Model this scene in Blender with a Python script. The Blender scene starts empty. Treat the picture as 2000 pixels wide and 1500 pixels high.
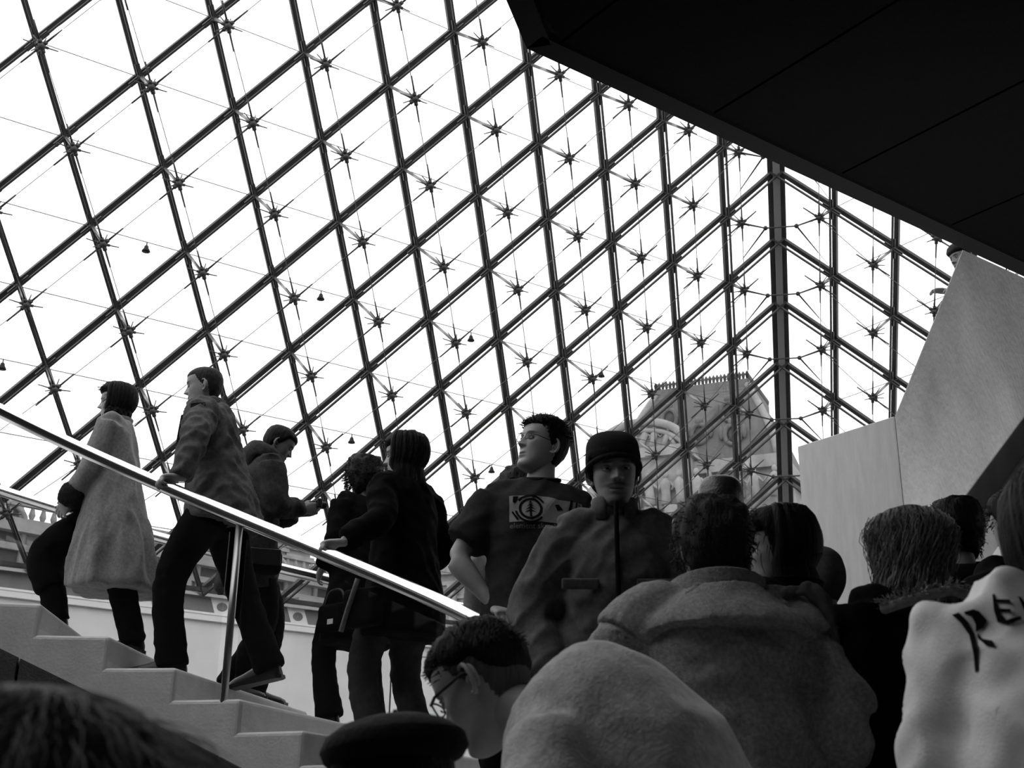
import bpy, bmesh, math, random
import numpy as np
from mathutils import Vector, Matrix, noise
from mathutils.bvhtree import BVHTree

random.seed(7)
S = bpy.context.scene
COL = S.collection
V = Vector

# ------------------------------------------------------------------ camera
# world frame: camera at the origin, X right, Y forward (horizontal), Z up
F_PX = 2470.48
RIGHT = V((0.999913988, -0.004638447, 0.012267912))
DOWN = V((0.013115519, 0.353630542, -0.935293228))
FWD = V((0.0, 0.935373682, 0.353660961))
cam_d = bpy.data.cameras.new('camera')
cam = bpy.data.objects.new('camera', cam_d)
COL.objects.link(cam)
m = Matrix.Identity(4)
for i in range(3):
    m[i][0] = RIGHT[i]; m[i][1] = -DOWN[i]; m[i][2] = -FWD[i]
cam.matrix_world = m
cam_d.sensor_width = 36.0
cam_d.lens = F_PX / 2000 * 36.0
cam_d.clip_start = 0.05
cam_d.clip_end = 600
cam_d.dof.use_dof = True
cam_d.dof.focus_distance = 9.0
cam_d.dof.aperture_fstop = 7.5
S.camera = cam

# ------------------------------------------------------------------ sky and exposure
w = bpy.data.worlds.new('overcast_sky'); S.world = w
w.use_nodes = True
bg = w.node_tree.nodes['Background']
bg.inputs['Color'].default_value = (1, 1, 1, 1)
bg.inputs['Strength'].default_value = 1.8
S.view_settings.view_transform = 'Standard'
S.view_settings.look = 'None'
S.view_settings.exposure = 0.0
S.view_settings.gamma = 1.0
S.view_settings.use_curve_mapping = False

# ------------------------------------------------------------------ helpers
def ray(px, py):
    return FWD + RIGHT * ((px - 1000) / F_PX) + DOWN * ((py - 750) / F_PX)

def at(px, py, depth):
    return ray(px, py) * depth

def on_plane(px, py, q, nrm):
    r = ray(px, py)
    return r * (q.dot(nrm) / r.dot(nrm))

MATS = {}
def mat(name, v, rough=0.8, metal=0.0, noise_amt=0.0, noise_scale=8.0, bump=0.0, bump_scale=60.0,
        stretch=None, spec=0.3, attr=False, detail=4.0, sheen=0.0):
    if name in MATS: return MATS[name]
    mt = bpy.data.materials.new(name); mt.use_nodes = True
    nt = mt.node_tree; b = nt.nodes['Principled BSDF']
    b.inputs['Base Color'].default_value = (v, v, v, 1)
    b.inputs['Roughness'].default_value = rough
    b.inputs['Metallic'].default_value = metal
    b.inputs['Specular IOR Level'].default_value = spec
    if sheen:
        b.inputs['Sheen Weight'].default_value = sheen
        b.inputs['Sheen Roughness'].default_value = 0.4
    tc = nt.nodes.new('ShaderNodeTexCoord'); vec = tc.outputs['Object']
    if stretch:
        mp = nt.nodes.new('ShaderNodeMapping'); mp.inputs['Scale'].default_value = stretch
        nt.links.new(vec, mp.inputs['Vector']); vec = mp.outputs['Vector']
    last = None
    if noise_amt > 0:
        n = nt.nodes.new('ShaderNodeTexNoise'); n.inputs['Scale'].default_value = noise_scale
        n.inputs['Detail'].default_value = detail; n.inputs['Roughness'].default_value = 0.6
        nt.links.new(vec, n.inputs['Vector'])
        mr = nt.nodes.new('ShaderNodeMapRange')
        mr.inputs['From Min'].default_value = 0.25; mr.inputs['From Max'].default_value = 0.75
        mr.inputs['To Min'].default_value = v * (1 - noise_amt); mr.inputs['To Max'].default_value = v * (1 + noise_amt)
        nt.links.new(n.outputs['Fac'], mr.inputs['Value'])
        last = mr.outputs['Result']
        nt.links.new(last, b.inputs['Base Color'])
    if attr:
        a = nt.nodes.new('ShaderNodeAttribute'); a.attribute_name = 'tone'
        mm = nt.nodes.new('ShaderNodeMath'); mm.operation = 'MULTIPLY'
        nt.links.new(a.outputs['Fac'], mm.inputs[0])
        if last: nt.links.new(last, mm.inputs[1])
        else: mm.inputs[1].default_value = v
        nt.links.new(mm.outputs[0], b.inputs['Base Color'])
    if bump > 0:
        n2 = nt.nodes.new('ShaderNodeTexNoise'); n2.inputs['Scale'].default_value = bump_scale
        n2.inputs['Detail'].default_value = 5.0
        nt.links.new(vec, n2.inputs['Vector'])
        bp = nt.nodes.new('ShaderNodeBump'); bp.inputs['Strength'].default_value = bump
        bp.inputs['Distance'].default_value = 0.02
        nt.links.new(n2.outputs['Fac'], bp.inputs['Height'])
        nt.links.new(bp.outputs['Normal'], b.inputs['Normal'])
    MATS[name] = mt
    return mt

def glass_mat(name, tint=0.985, gloss=0.035):
    mt = bpy.data.materials.new(name); mt.use_nodes = True
    nt = mt.node_tree; nt.nodes.remove(nt.nodes['Principled BSDF'])
    out = nt.nodes['Material Output']
    tr = nt.nodes.new('ShaderNodeBsdfTransparent'); tr.inputs['Color'].default_value = (tint, tint, tint, 1)
    gl = nt.nodes.new('ShaderNodeBsdfGlossy'); gl.inputs['Roughness'].default_value = 0.03
    mx = nt.nodes.new('ShaderNodeMixShader'); mx.inputs['Fac'].default_value = gloss
    nt.links.new(tr.outputs[0], mx.inputs[1]); nt.links.new(gl.outputs[0], mx.inputs[2])
    nt.links.new(mx.outputs[0], out.inputs['Surface'])
    MATS[name] = mt
    return mt

def tag(o, label=None, cat=None, group=None, kind=None):
    if label: o['label'] = label
    if cat: o['category'] = cat
    if group: o['group'] = group
    if kind: o['kind'] = kind
    return o

def empty(name, loc=(0, 0, 0), rz=0.0, parent=None):
    o = bpy.data.objects.new(name, None); COL.objects.link(o)
    o.location = loc; o.rotation_euler = (0, 0, rz); o.empty_display_size = 0.1
    if parent: o.parent = parent
    return o

def link(name, me, material, parent=None, loc=None):
    o = bpy.data.objects.new(name, me); COL.objects.link(o)
    if material is not None and len(me.materials) == 0: me.materials.append(material)
    if parent: o.parent = parent
    if loc is not None: o.location = loc
    return o

class MB:
    """collects shapes into one mesh"""
    def __init__(s): s.v = []; s.f = []; s.sm = []
    def add(s, vs, fs, smooth=False):
        k = len(s.v); s.v += [tuple(x) for x in vs]
        s.f += [tuple(i + k for i in f) for f in fs]; s.sm += [smooth] * len(fs)
        return s
    def box(s, c, sx, sy, sz, M=None):
        M = M or Matrix.Identity(3); c = V(c)
        vs = [c + M @ V((x * sx / 2, y * sy / 2, z * sz / 2)) for x in (-1, 1) for y in (-1, 1) for z in (-1, 1)]
        return s.add(vs, [(0, 1, 3, 2), (4, 6, 7, 5), (0, 4, 5, 1), (2, 3, 7, 6), (0, 2, 6, 4), (1, 5, 7, 3)])
    def bar(s, a, b, side, nrm, wd, dp, off=0.0):
        """box from a to b; wd across side, dp along nrm, shifted by off along nrm"""
        a = V(a); b = V(b); vs = []
        for p in (a, b):
            for x in (-1, 1):
                for y in (-1, 1):
                    vs.append(p + side * (x * wd / 2) + nrm * (off + y * dp / 2))
        return s.add(vs, [(0, 1, 3, 2), (4, 6, 7, 5), (0, 4, 5, 1), (2, 3, 7, 6), (0, 2, 6, 4), (1, 5, 7, 3)])
    def tube(s, pts, rad, n=8, cap=True, up=None):
        pts = [V(p) for p in pts]; N = len(pts)
        rr = rad if isinstance(rad, (list, tuple)) else [rad] * N
        t0 = (pts[1] - pts[0]).normalized()
        ref = V(up) if up else (V((0, 0, 1)) if abs(t0.z) < 0.9 else V((1, 0, 0)))
        vs = []; x = None
        for i in range(N):
            t = (pts[min(i + 1, N - 1)] - pts[max(i - 1, 0)]).normalized()
            if x is None: x = (ref - t * ref.dot(t)).normalized()
            else:
                x = x - t * x.dot(t); x = x.normalized() if x.length > 1e-6 else t.orthogonal().normalized()
            y = t.cross(x)
            for k in range(n):
                a = 2 * math.pi * k / n
                vs.append(pts[i] + (x * math.cos(a) + y * math.sin(a)) * rr[i])
        fs = [(i * n + k, i * n + (k + 1) % n, (i + 1) * n + (k + 1) % n, (i + 1) * n + k) for i in range(N - 1) for k in range(n)]
        if cap:
            fs.append(tuple(range(n - 1, -1, -1))); fs.append(tuple((N - 1) * n + k for k in range(n)))
        return s.add(vs, fs, True)
    def ball(s, c, rx, ry=None, rz=None, M=None, nu=16, nv=10):
        ry = ry or rx; rz = rz or rx; M = M or Matrix.Identity(3); c = V(c)
        vs = [c + M @ V((0, 0, rz))]
        for i in range(1, nv):
            th = math.pi * i / nv
            for k in range(nu):
                a = 2 * math.pi * k / nu
                vs.append(c + M @ V((rx * math.sin(th) * math.cos(a), ry * math.sin(th) * math.sin(a), rz * math.cos(th))))
        vs.append(c + M @ V((0, 0, -rz)))
        fs = []
        for k in range(nu):
            fs.append((0, 1 + k, 1 + (k + 1) % nu))
        for i in range(nv - 2):
            for k in range(nu):
                a = 1 + i * nu + k; b = 1 + i * nu + (k + 1) % nu
                fs.append((a, a + nu, b + nu, b))
        L = len(vs) - 1; base = 1 + (nv - 2) * nu
        for k in range(nu):
            fs.append((base + k, L, base + (k + 1) % nu))
        return s.add(vs, fs, True)
    def prism(s, poly, d):
        """polygon (list of 3D points) extruded by vector d"""
        n = len(poly); d = V(d)
        vs = [V(p) for p in poly] + [V(p) + d for p in poly]
        fs = [tuple(range(n - 1, -1, -1)), tuple(range(n, 2 * n))]
        fs += [(i, (i + 1) % n, n + (i + 1) % n, n + i) for i in range(n)]
        return s.add(vs, fs)
    def rings(s, rings, cap=True, smooth=True):
        n = len(rings[0]); vs = [p for r in rings for p in r]; N = len(rings)
        fs = [(i * n + k, i * n + (k + 1) % n, (i + 1) * n + (k + 1) % n, (i + 1) * n + k) for i in range(N - 1) for k in range(n)]
        if cap:
            fs.append(tuple(range(n - 1, -1, -1))); fs.append(tuple((N - 1) * n + k for k in range(n)))
        return s.add(vs, fs, smooth)
    def mesh(s, name, fix=True):
        me = bpy.data.meshes.new(name); me.from_pydata(s.v, [], s.f)
        me.polygons.foreach_set('use_smooth', s.sm)
        if fix:
            bm = bmesh.new(); bm.from_mesh(me); bmesh.ops.recalc_face_normals(bm, faces=bm.faces); bm.to_mesh(me); bm.free()
        me.update(); return me
    def build(s, name, material, parent=None, loc=None, fix=True):
        return link(name, s.mesh(name, fix), material, parent, loc)

def bevel_mesh(me, amt, seg=2, ang=0.6):
    bm = bmesh.new(); bm.from_mesh(me)
    es = [e for e in bm.edges if len(e.link_faces) == 2 and e.calc_face_angle(0) > ang]
    bmesh.ops.bevel(bm, geom=es, offset=amt, segments=seg, affect='EDGES', profile=0.5)
    bm.to_mesh(me); bm.free(); return me

# ------------------------------------------------------------------ materials of the place
M_FRAME = mat('frame_metal', 0.045, 0.45, 0.3, 0.25, 3.0)
M_STEEL = mat('hub_steel', 0.06, 0.4, 0.5, 0.2, 20.0)
M_STRUT = mat('strut_steel', 0.28, 0.3, 0.7)
M_CABLE = mat('cable_steel', 0.09, 0.4, 0.6)
M_RAIL = mat('polished_rail', 0.86, 0.16, 1.0)
M_POST = mat('brushed_post', 0.34, 0.3, 0.9)
M_CONC = mat('concrete', 0.66, 0.85, 0.0, 0.30, 1.7, 0.25, 30.0, stretch=(1, 1, 0.55), detail=10.0)
M_CONC2 = mat('concrete_board_marked', 0.56, 0.85, 0.0, 0.12, 9.0, 0.12, 30.0, stretch=(2.0, 2.0, 0.3), detail=10.0)
M_HALL = mat('hall_concrete', 0.78, 0.85, 0.0, 0.10, 1.2, 0.1, 20.0, detail=8.0)
M_STONE = mat('stair_stone', 0.56, 0.6, 0.0, 0.12, 9.0, 0.15, 70.0, detail=8.0)
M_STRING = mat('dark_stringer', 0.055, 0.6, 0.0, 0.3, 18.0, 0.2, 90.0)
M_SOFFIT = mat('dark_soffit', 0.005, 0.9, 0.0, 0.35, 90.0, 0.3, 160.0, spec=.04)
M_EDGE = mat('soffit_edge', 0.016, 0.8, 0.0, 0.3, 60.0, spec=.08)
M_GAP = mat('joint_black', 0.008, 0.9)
M_FLOOR = mat('hall_floor', 0.05, 0.5, 0.0, 0.15, 2.0)
M_PAVE = mat('court_paving', 0.3, 0.9, 0.0, 0.2, 0.5)
M_GLASS = glass_mat('clear_glass', 0.988, 0.03)
M_GLASSB = glass_mat('balustrade_glass', 0.97, 0.03)
M_LAMPW = mat('lamp_plate_white', 0.8, 0.5)
M_BLACK = mat('black_metal', 0.012, 0.5)
M_BAND = mat('base_band', 0.20, 0.8, 0.0, 0.15, 3.0)
M_MOULD = mat('white_moulding', 0.85, 0.6)
M_FST = mat('facade_stone', 0.26, 0.9, 0.0, 0.35, 0.8, 0.8, 3.0, detail=10.0)
M_FROOF = mat('facade_slate', 0.12, 0.8, 0.0, 0.18, 0.5, 0.3, 3.0, detail=8.0)
M_FDARK = mat('facade_dark', 0.05, 0.6)

# ------------------------------------------------------------------ pyramid frame of reference
PR = V((0.8229681, -0.5680876, 0)); PF = V((0.5680876, 0.8229681, 0)); PC = V((-12.7585015, -10.6777148, -5.8860163))
def pyr(x, y, z):
    d = V((x, y, z)) - PC
    return V((d.dot(PR), d.dot(PF), d.z))
PB, PH, NS = 17.71, 21.64, 18
APEX = pyr(0, 0, PH)
U = (pyr(PB, PB, 0) - APEX) / NS
VV = (pyr(-PB, PB, 0) - APEX) / NS
WW = (pyr(PB, -PB, 0) - APEX) / NS
GZ = APEX.z - PH          # courtyard level, 5.886
N1 = VV.cross(U).normalized()
if N1.z > 0: N1 = -N1
N2 = U.cross(WW).normalized()
if N2.z > 0: N2 = -N2
Z0 = -3.1                 # hall floor

# ------------------------------------------------------------------ hall shell
corners = [pyr(-PB, PB, 0), pyr(PB, PB, 0), pyr(PB, -PB, 0), pyr(-PB, -PB, 0)]
mid = sum(corners, V()) / 4
def flat(v, z): return V((v.x, v.y, z))
b = MB(); b.prism([flat(c, Z0) for c in corners], (0, 0, -0.3))
tag(b.build('floor', M_FLOOR), 'grey stone floor of the hall below the stair', 'floor', kind='structure')
for nm, i, lb in (('wall_back', 0, 'pale concrete wall under the glass pyramid base behind the stair'), ('wall_far', 1, 'pale concrete hall wall under the right pyramid face'),
              ('wall_near', 2, 'unseen hall wall behind the viewer, darkened to cut bounced light'), ('wall_left', 3, 'unseen hall wall on the left side, darkened to cut bounced light')):
    a, c = corners[i], corners[(i + 1) % 4]
    out = ((a + c) / 2 - mid); out.z = 0; out.normalize()
    b = MB(); b.prism([flat(a, Z0), flat(c, Z0), flat(c, GZ - 0.70), flat(a, GZ - 0.70)], out * 0.4)
    tag(b.build(nm, M_HALL if i < 2 else mat('low_bounce_wall', .05, .8, 0, .2, 2.0), ), lb, 'wall', kind='structure')  # unseen near and left walls coloured dark to hold back bounced light
# courtyard outside, four slabs around the opening
b = MB()
for i in range(4):
    a, c = corners[i], corners[(i + 1) % 4]
    ao = a + (a - mid) * 7; co = c + (c - mid) * 7; a = a + (a - mid) * .03; c = c + (c - mid) * .03
    b.prism([flat(a, GZ - 0.35), flat(c, GZ - 0.35), flat(co, GZ - 0.35), flat(ao, GZ - 0.35)], (0, 0, 0.3))
tag(b.build('ground', M_PAVE), 'paved courtyard level outside the pyramid', 'ground', kind='structure')

# ------------------------------------------------------------------ glass pyramid
win1 = tag(empty('window_1', flat(APEX, GZ)), 'large sloping glass pyramid face of rhombic panes in dark metal lattice', 'glass roof', kind='structure')
win2 = tag(empty('window_2', flat(APEX, GZ)), 'right pyramid face of rhombic glass panes beyond the corner beam', 'glass roof', kind='structure')
ORG = flat(APEX, GZ)

def face(root, A, B, N, qmax, arris):
    """A runs down the shared arris, B down the other arris, N points inwards"""
    P = lambda p, q: APEX + A * p + B * q - ORG
    da = A.normalized(); db = B.normalized(); sa = da.cross(N).normalized(); sb = db.cross(N).normalized()
    # mullions parallel to A (constant q) and to B (constant p)
    for q in range(1, qmax + 1):
        mb = MB(); mb.bar(P(0, q), P(NS - q, q), sa, N, 0.115, 0.10, 0.02); mb.bar(P(0, q), P(NS - q, q), sa, N, 0.04, 0.05, 0.27)
        mb.build('mullion', M_FRAME, root)
    for p in range(1, NS):
        qe = min(NS - p, qmax + 0.5 if qmax < NS - 1 else NS)
        mb = MB(); mb.bar(P(p, 0), P(p, qe), sb, N, 0.115, 0.10, 0.02); mb.bar(P(p, 0), P(p, qe), sb, N, 0.04, 0.05, 0.27)
        mb.build('mullion', M_FRAME, root)
    # panes
    h = N * -0.02; g = 0.03
    c0 = A * 0.5 + B * 0.5
    def inset(pts):
        c = sum(pts, V()) / len(pts)
        return [x + (c - x).normalized() * g for x in pts]
    mb = MB(); mb.prism(inset([V(), A, A + B, B]), h); me = mb.mesh('pane'); me.materials.append(M_GLASS)
    mbt = MB(); mbt.prism(inset([V(), A, B]), h); met = mbt.mesh('pane'); met.materials.append(M_GLASS)
    for p in range(NS):
        for q in range(min(NS - p, qmax + 1)):
            o = link('pane', met if p + q == NS - 1 else me, None, root, P(p, q))
    # star hubs on struts, with stretched cables
    g1 = lambda e: 1 - math.exp(-e / 1.8)
    def depth(p, q): return 1.98 * g1(p) * g1(q) * g1(NS - p - q)
    def hub(p, q): return P(p, q) + N * depth(p, q)
    dirs = [da, -da, db, -db]
    extra = [(da * 0.5 - N).normalized(), (db * .6 - N * .8).normalized(), (-da * .6 - N * .8 + db * .2).normalized(), (-db * .5 - N * .9).normalized(), ((da - db) - N * .3).normalized(), ((db - da) - N * .3).normalized()]
    mb = MB(); mb.ball((0, 0, 0), 0.078, nu=10, nv=6)
    for d in dirs:
        mb.tube([d * 0.06, d * 0.13], 0.042, 6); mb.tube([d * 0.1, d * 0.48], [0.022, 0.016], 5)
    for d in extra:
        mb.tube([d * 0.06, d * 0.13], 0.03, 6); mb.tube([d * 0.1, d * 0.33], [0.014, 0.011], 5)
    mh = mb.mesh('star_hub'); mh.materials.append(M_STEEL)
    mb = MB(); mb.ball((0, 0, 0) , 0.07, nu=8, nv=6)
    for d in (da, -da, db, -db): mb.bar(d * 0.05, d * 0.26, d.cross(N), N, 0.09, 0.045, 0.0)
    mn = mb.mesh('node_plate'); mn.materials.append(M_FRAME)
    for p in range(1, NS):
        for q in range(1, min(NS - p, qmax + 1)):
            if p + q > NS - 1 and False: continue
            H = hub(p, q)
            link('node_plate', mn, None, root, P(p, q) + N * 0.21)
            if p + q < NS:
                link('star_hub', mh, None, root, H)
                mb = MB(); mb.tube([P(p, q) + N * 0.2, H], 0.034, 6); mb.build('strut', M_STRUT, root)
                if p + 1 + q < NS:
                    mb = MB(); mb.tube([H, hub(p + 1, q)], 0.0085, 4, cap=False); mb.build('cable', M_CABLE, root)
                if q + 1 + p < NS and q < qmax:
                    mb = MB(); mb.tube([H, hub(p, q + 1)], 0.0085, 4, cap=False); mb.build('cable', M_CABLE, root)
    # level rods between the lattice nodes, one for each course
    for k in range(3, NS):
        q1 = min(k - 1, qmax)
        mb = MB(); mb.tube([P(k - 1, 1) + N * 0.3, P(k - q1, q1) + N * 0.3], 0.0095, 4, cap=False); mb.build('tie_rod', M_CABLE, root)
    return P, hub
P1, HUB1 = face(win1, U, VV, N1, NS - 1, True)
P2, HUB2 = face(win2, U, WW, N2, 6, False)
# corner tie rods between the first hubs of the two faces
for p in range(7, 16):
    a, c = HUB1(p, 1), HUB2(p, 1)
    nd = APEX + U * p - ORG
    k1 = a.lerp(c, 0.30) + (nd - (a + c) / 2) * -0.12; k2 = a.lerp(c, 0.70) + (nd - (a + c) / 2) * -0.12
    mb = MB(); mb.tube([a, k1], [0.03, 0.018], 6); mb.tube([k1, k2], 0.02, 6); mb.tube([k2, c], [0.018, 0.03], 6)
    mb.ball(k1, 0.06, nu=8, nv=6); mb.ball(k2, 0.06, nu=8, nv=6)
    lo1 = P1(p + 1, 1) ; lo2 = P2(p + 1, 1)
    mb.tube([k1, k1.lerp(lo1, .55)], [0.024, 0.012], 5); mb.tube([k1.lerp(lo1, .5), lo1], 0.007, 4)
    mb.tube([k2, k2.lerp(lo2, .55)], [0.024, 0.012], 5); mb.tube([k2.lerp(lo2, .5), lo2], 0.007, 4)
    mb.build('corner_tie', M_STEEL, win1)
# the arris beam
ud = U.normalized(); inw = (N1 + N2).normalized(); sd = ud.cross(inw).normalized()
mb = MB()
a, c = APEX - ORG, APEX + U * NS - ORG
mb.bar(a, c, sd, inw, 0.44, 0.10, 0.05)
mb.build('corner_beam', M_FRAME, win1)
mb = MB(); mb.bar(a, c, sd, inw, 0.17, 0.14, 0.19); mb.build('corner_rib', mat('corner_rib_metal', 0.3, .5, .2), win1)
# base beam, band, lamps and moulding along the visible base edge
base_a, base_c = corners[0], corners[1]
bd = (base_c - base_a).normalized(); bin_ = V((-bd.y, bd.x, 0)); bin_ = bin_ if bin_.dot(mid - base_a) > 0 else -bin_
up = V((0, 0, 1))
mb = MB(); mb.bar(base_a - ORG, base_c - ORG, up, bin_, 0.09, 0.16, 0.05); mb.build('base_beam', M_FRAME, win1)
mb = MB(); mb.bar(base_a - ORG + up * -0.13, base_c - ORG + up * -0.13, up, bin_, 0.07, 0.12, 0.12); mb.build('base_rail', M_STRUT, win1)
mb = MB(); mb.bar(base_a + up * -0.32, base_c + up * -0.32, up, bin_, 0.40, 0.2, -0.16)
tag(mb.build('trim_1', M_BAND), 'grey band with recessed lamps under the pyramid base', 'band', kind='structure')
mb = MB(); mb.bar(base_a + up * -0.54, base_c + up * -0.54, up, bin_, 0.045, 0.3, -0.04); mb.bar(base_a + up * -0.655, base_c + up * -0.655, up, bin_, 0.12, 0.3, 0.0); mb.bar(base_a + up * -0.578, base_c + up * -0.578, up, bin_, 0.045, 0.3, -0.1)
tag(mb.build('trim_2', M_MOULD), 'white stone moulding running under the lamp band', 'moulding', kind='structure')
mesh_pl = None
seg = (base_c - base_a) / NS
for k in range(NS):
    c = base_a + seg * (k + 0.30) + bin_ * -0.055 + up * -0.33
    if mesh_pl is None:
        mb = MB(); mb.prism([bd * -0.3 + up * .19, bd * .16 + up * .19, bd * .3 + up * -.19, bd * -.16 + up * -.19], bin_ * 0.012); mesh_pl = mb.mesh('plate'); mesh_pl.materials.append(M_LAMPW)
        mb = MB(); mb.rings([[bd * (math.cos(t) * r) + up * (math.sin(t) * r * .8) + bin_ * z for t in [2 * math.pi * i / 16 for i in range(16)]] for r, z in ((.13, .01), (.13, .03), (.09, .03), (.085, .02))]); mesh_ln = mb.mesh('lens'); mesh_ln.materials.append(M_BAND)
    if k not in (6, 7, 8, 9, 11): continue
    pos = {6: 'farthest left, below the far rail', 7: 'between the pale coat and the striding man', 8: 'just left of the near rail post', 9: 'left of the black knee coat', 11: 'right of the long haired woman'}[k]
    o = tag(empty('recessed_lamp', c), 'white rhombic lamp plate with round lens, ' + pos, 'lamp', 'lamps in the base band')
    link('plate', mesh_pl, None, o); link('lens', mesh_ln, None, o)
# small black lamps hanging on the level rods
mb = MB(); mb.tube([(0, 0, 0), (0, 0, -0.09)], 0.012, 6); mb.rings([[V((math.cos(t) * r, math.sin(t) * r, z)) for t in [2 * math.pi * i / 12 for i in range(12)]] for r, z in ((.02, -.07), (.04, -.09), (.05, -.14), (.085, -.2), (.085, -.215))])
bell = mb.mesh('hanging_lamp'); bell.materials.append(M_BLACK)
names = {(3, 10): 'high on the left over the coated woman', (5, 8): 'left of the middle lattice', (7, 6): 'near the centre of the glass face', (9, 4): 'right of centre, above the knit cap',
         (7, 8): 'just above the man looking at his camera', (9, 6): 'just left of the man in glasses', (5, 10): 'above the striding man', (3, 12): 'at the far left picture edge'}
for (p, q), t in names.items():
    pos = P1(p, q).lerp(P1(p + 1, q - 1), 0.56) + N1 * 0.3 + ORG
    o = link('hanging_lamp', bell, None, None, pos)
    tag(o, 'tiny black bell lamp on a rod, ' + t, 'lamp', 'bell lamps on the glass face')

# ------------------------------------------------------------------ dark overhanging slab
AC = V((0.07, 7.27, 5.2)); D1 = V((math.sin(math.radians(53.8)), math.cos(math.radians(53.8)), 0)); D2 = V((D1.y, -D1.x, 0))
E2 = V((-0.2607, -0.9654, 0)); es, et = E2.dot(D1), E2.dot(D2)
SL = 16.0; TL = 11.0
def sp(s, t, z): return V((AC.x, AC.y, z)) + D1 * s + D2 * t
kk = es / et
slab = empty('ceiling', AC); tag(slab, 'dark underside of the overhanging upper platform', 'ceiling', kind='structure')
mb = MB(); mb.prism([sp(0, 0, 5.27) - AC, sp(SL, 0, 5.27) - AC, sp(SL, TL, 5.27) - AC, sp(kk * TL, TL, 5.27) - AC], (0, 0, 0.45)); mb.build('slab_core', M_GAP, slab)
# unseen slab added behind the viewer to keep sky light off the crowd
rear_blocker = [V((-6.2, 0.6, 5.27)), V((12.6, 0.6, 5.27)), V((-0.05, -8.3, 5.27))]
mb = MB(); mb.prism([q_ - AC for q_ in rear_blocker], (0, 0, .45)); mb.build('slab_core', M_GAP, slab)
# edge strip along the two visible edges
def strip(p0, p1, nrm, w0, w1, z0, z1, name, mt):
    mb = MB(); mb.prism([p0 + nrm * w0 + up * z0, p1 + nrm * w0 + up * z0, p1 + nrm * w1 + up * z0, p0 + nrm * w1 + up * z0], up * (z1 - z0)); return mb.build(name, mt, slab)
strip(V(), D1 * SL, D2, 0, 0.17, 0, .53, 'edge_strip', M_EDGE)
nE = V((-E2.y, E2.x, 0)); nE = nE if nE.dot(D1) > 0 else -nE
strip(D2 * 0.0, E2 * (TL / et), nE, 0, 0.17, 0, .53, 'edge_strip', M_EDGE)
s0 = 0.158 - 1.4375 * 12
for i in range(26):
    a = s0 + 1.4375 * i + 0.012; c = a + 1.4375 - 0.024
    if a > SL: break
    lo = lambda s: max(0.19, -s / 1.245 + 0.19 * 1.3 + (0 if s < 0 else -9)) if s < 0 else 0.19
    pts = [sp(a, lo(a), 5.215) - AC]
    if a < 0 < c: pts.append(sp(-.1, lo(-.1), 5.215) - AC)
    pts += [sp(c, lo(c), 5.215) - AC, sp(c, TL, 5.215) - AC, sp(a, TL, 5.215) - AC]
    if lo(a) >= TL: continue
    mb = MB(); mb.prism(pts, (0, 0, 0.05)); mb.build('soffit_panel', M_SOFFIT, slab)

# ------------------------------------------------------------------ concrete walls on the right
Q = V((4.02, 10.16, 0)); nP = V((D1.y, -D1.x, 0))
c_ = on_plane(1748, 812, Q, nP); a_ = on_plane(1880, 485, Q, nP)
e_ = on_plane(1557, 872, c_, V((.807, .591, 0)))
far = a_ + D1 * 9.0
wr = empty('wall_right', flat(c_, Z0)); tag(wr, 'tall concrete stair wall with a steep sloping top edge', 'wall', kind='structure')
o0 = flat(c_, Z0)
ZT = 5.194
aa = V((a_.x, a_.y, ZT))
mb = MB(); mb.prism([flat(c_, Z0) - o0, flat(far, Z0) - o0, flat(far, ZT) - o0, aa - o0, c_ - o0], D2 * -0.2 + D1 * 0.26)
link('wall_panel', bevel_mesh(mb.mesh('wall_panel'), 0.01, 1), M_CONC, wr)
mb = MB(); cL = c_ + V((-.591, .807, 0)) * 0.012
mb.prism([flat(cL, Z0) - o0, flat(e_, Z0) - o0, e_ - o0, V((cL.x, cL.y, c_.z)) - o0], D1 * 0.2)
link('wall_panel', bevel_mesh(mb.mesh('wall_panel'), 0.008, 1), M_CONC2, wr)
# sloping ledge low on the wall
l0 = on_plane(1895, 1034, Q, nP); l1 = on_plane(2030, 845, Q, nP); ld = (l1 - l0).normalized()
ln = nP.cross(ld).normalized(); ln = ln if ln.z > 0 else -ln
mb = MB(); mb.prism([l0 - ld * 2.5 - o0, l0 + ld * 6 - o0, l0 + ld * 6 - ln * 0.2 - o0, l0 - ld * 2.5 - ln * 0.2 - o0], D2 * 0.14)
mb.build('sloping_ledge', mat('ledge_concrete', .34, .85, 0, .15, 6.0), wr)
# landing behind the wall that carries the person at its edge
mb = MB(); q0 = flat(a_, 0) - D2 * 0.22
LZ = 3.55
mb.prism([q0 + D1 * 0.05 + up * LZ, q0 + D1 * 4 + up * LZ, q0 + D1 * 4 - D2 * 1.0 + up * LZ, q0 + D1 * 0.05 - D2 * 1.0 + up * LZ], (0, 0, -0.2))
for s_ in (0.2, 3.0):
    mb.box(q0 + D1 * s_ - D2 * 0.5 + up * ((LZ - .2 + Z0) / 2), 0.25, 0.25, LZ - .2 - Z0)
tag(mb.build('upper_landing', M_CONC), 'concrete landing hidden behind the sloping stair wall', 'landing', kind='structure')

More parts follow.
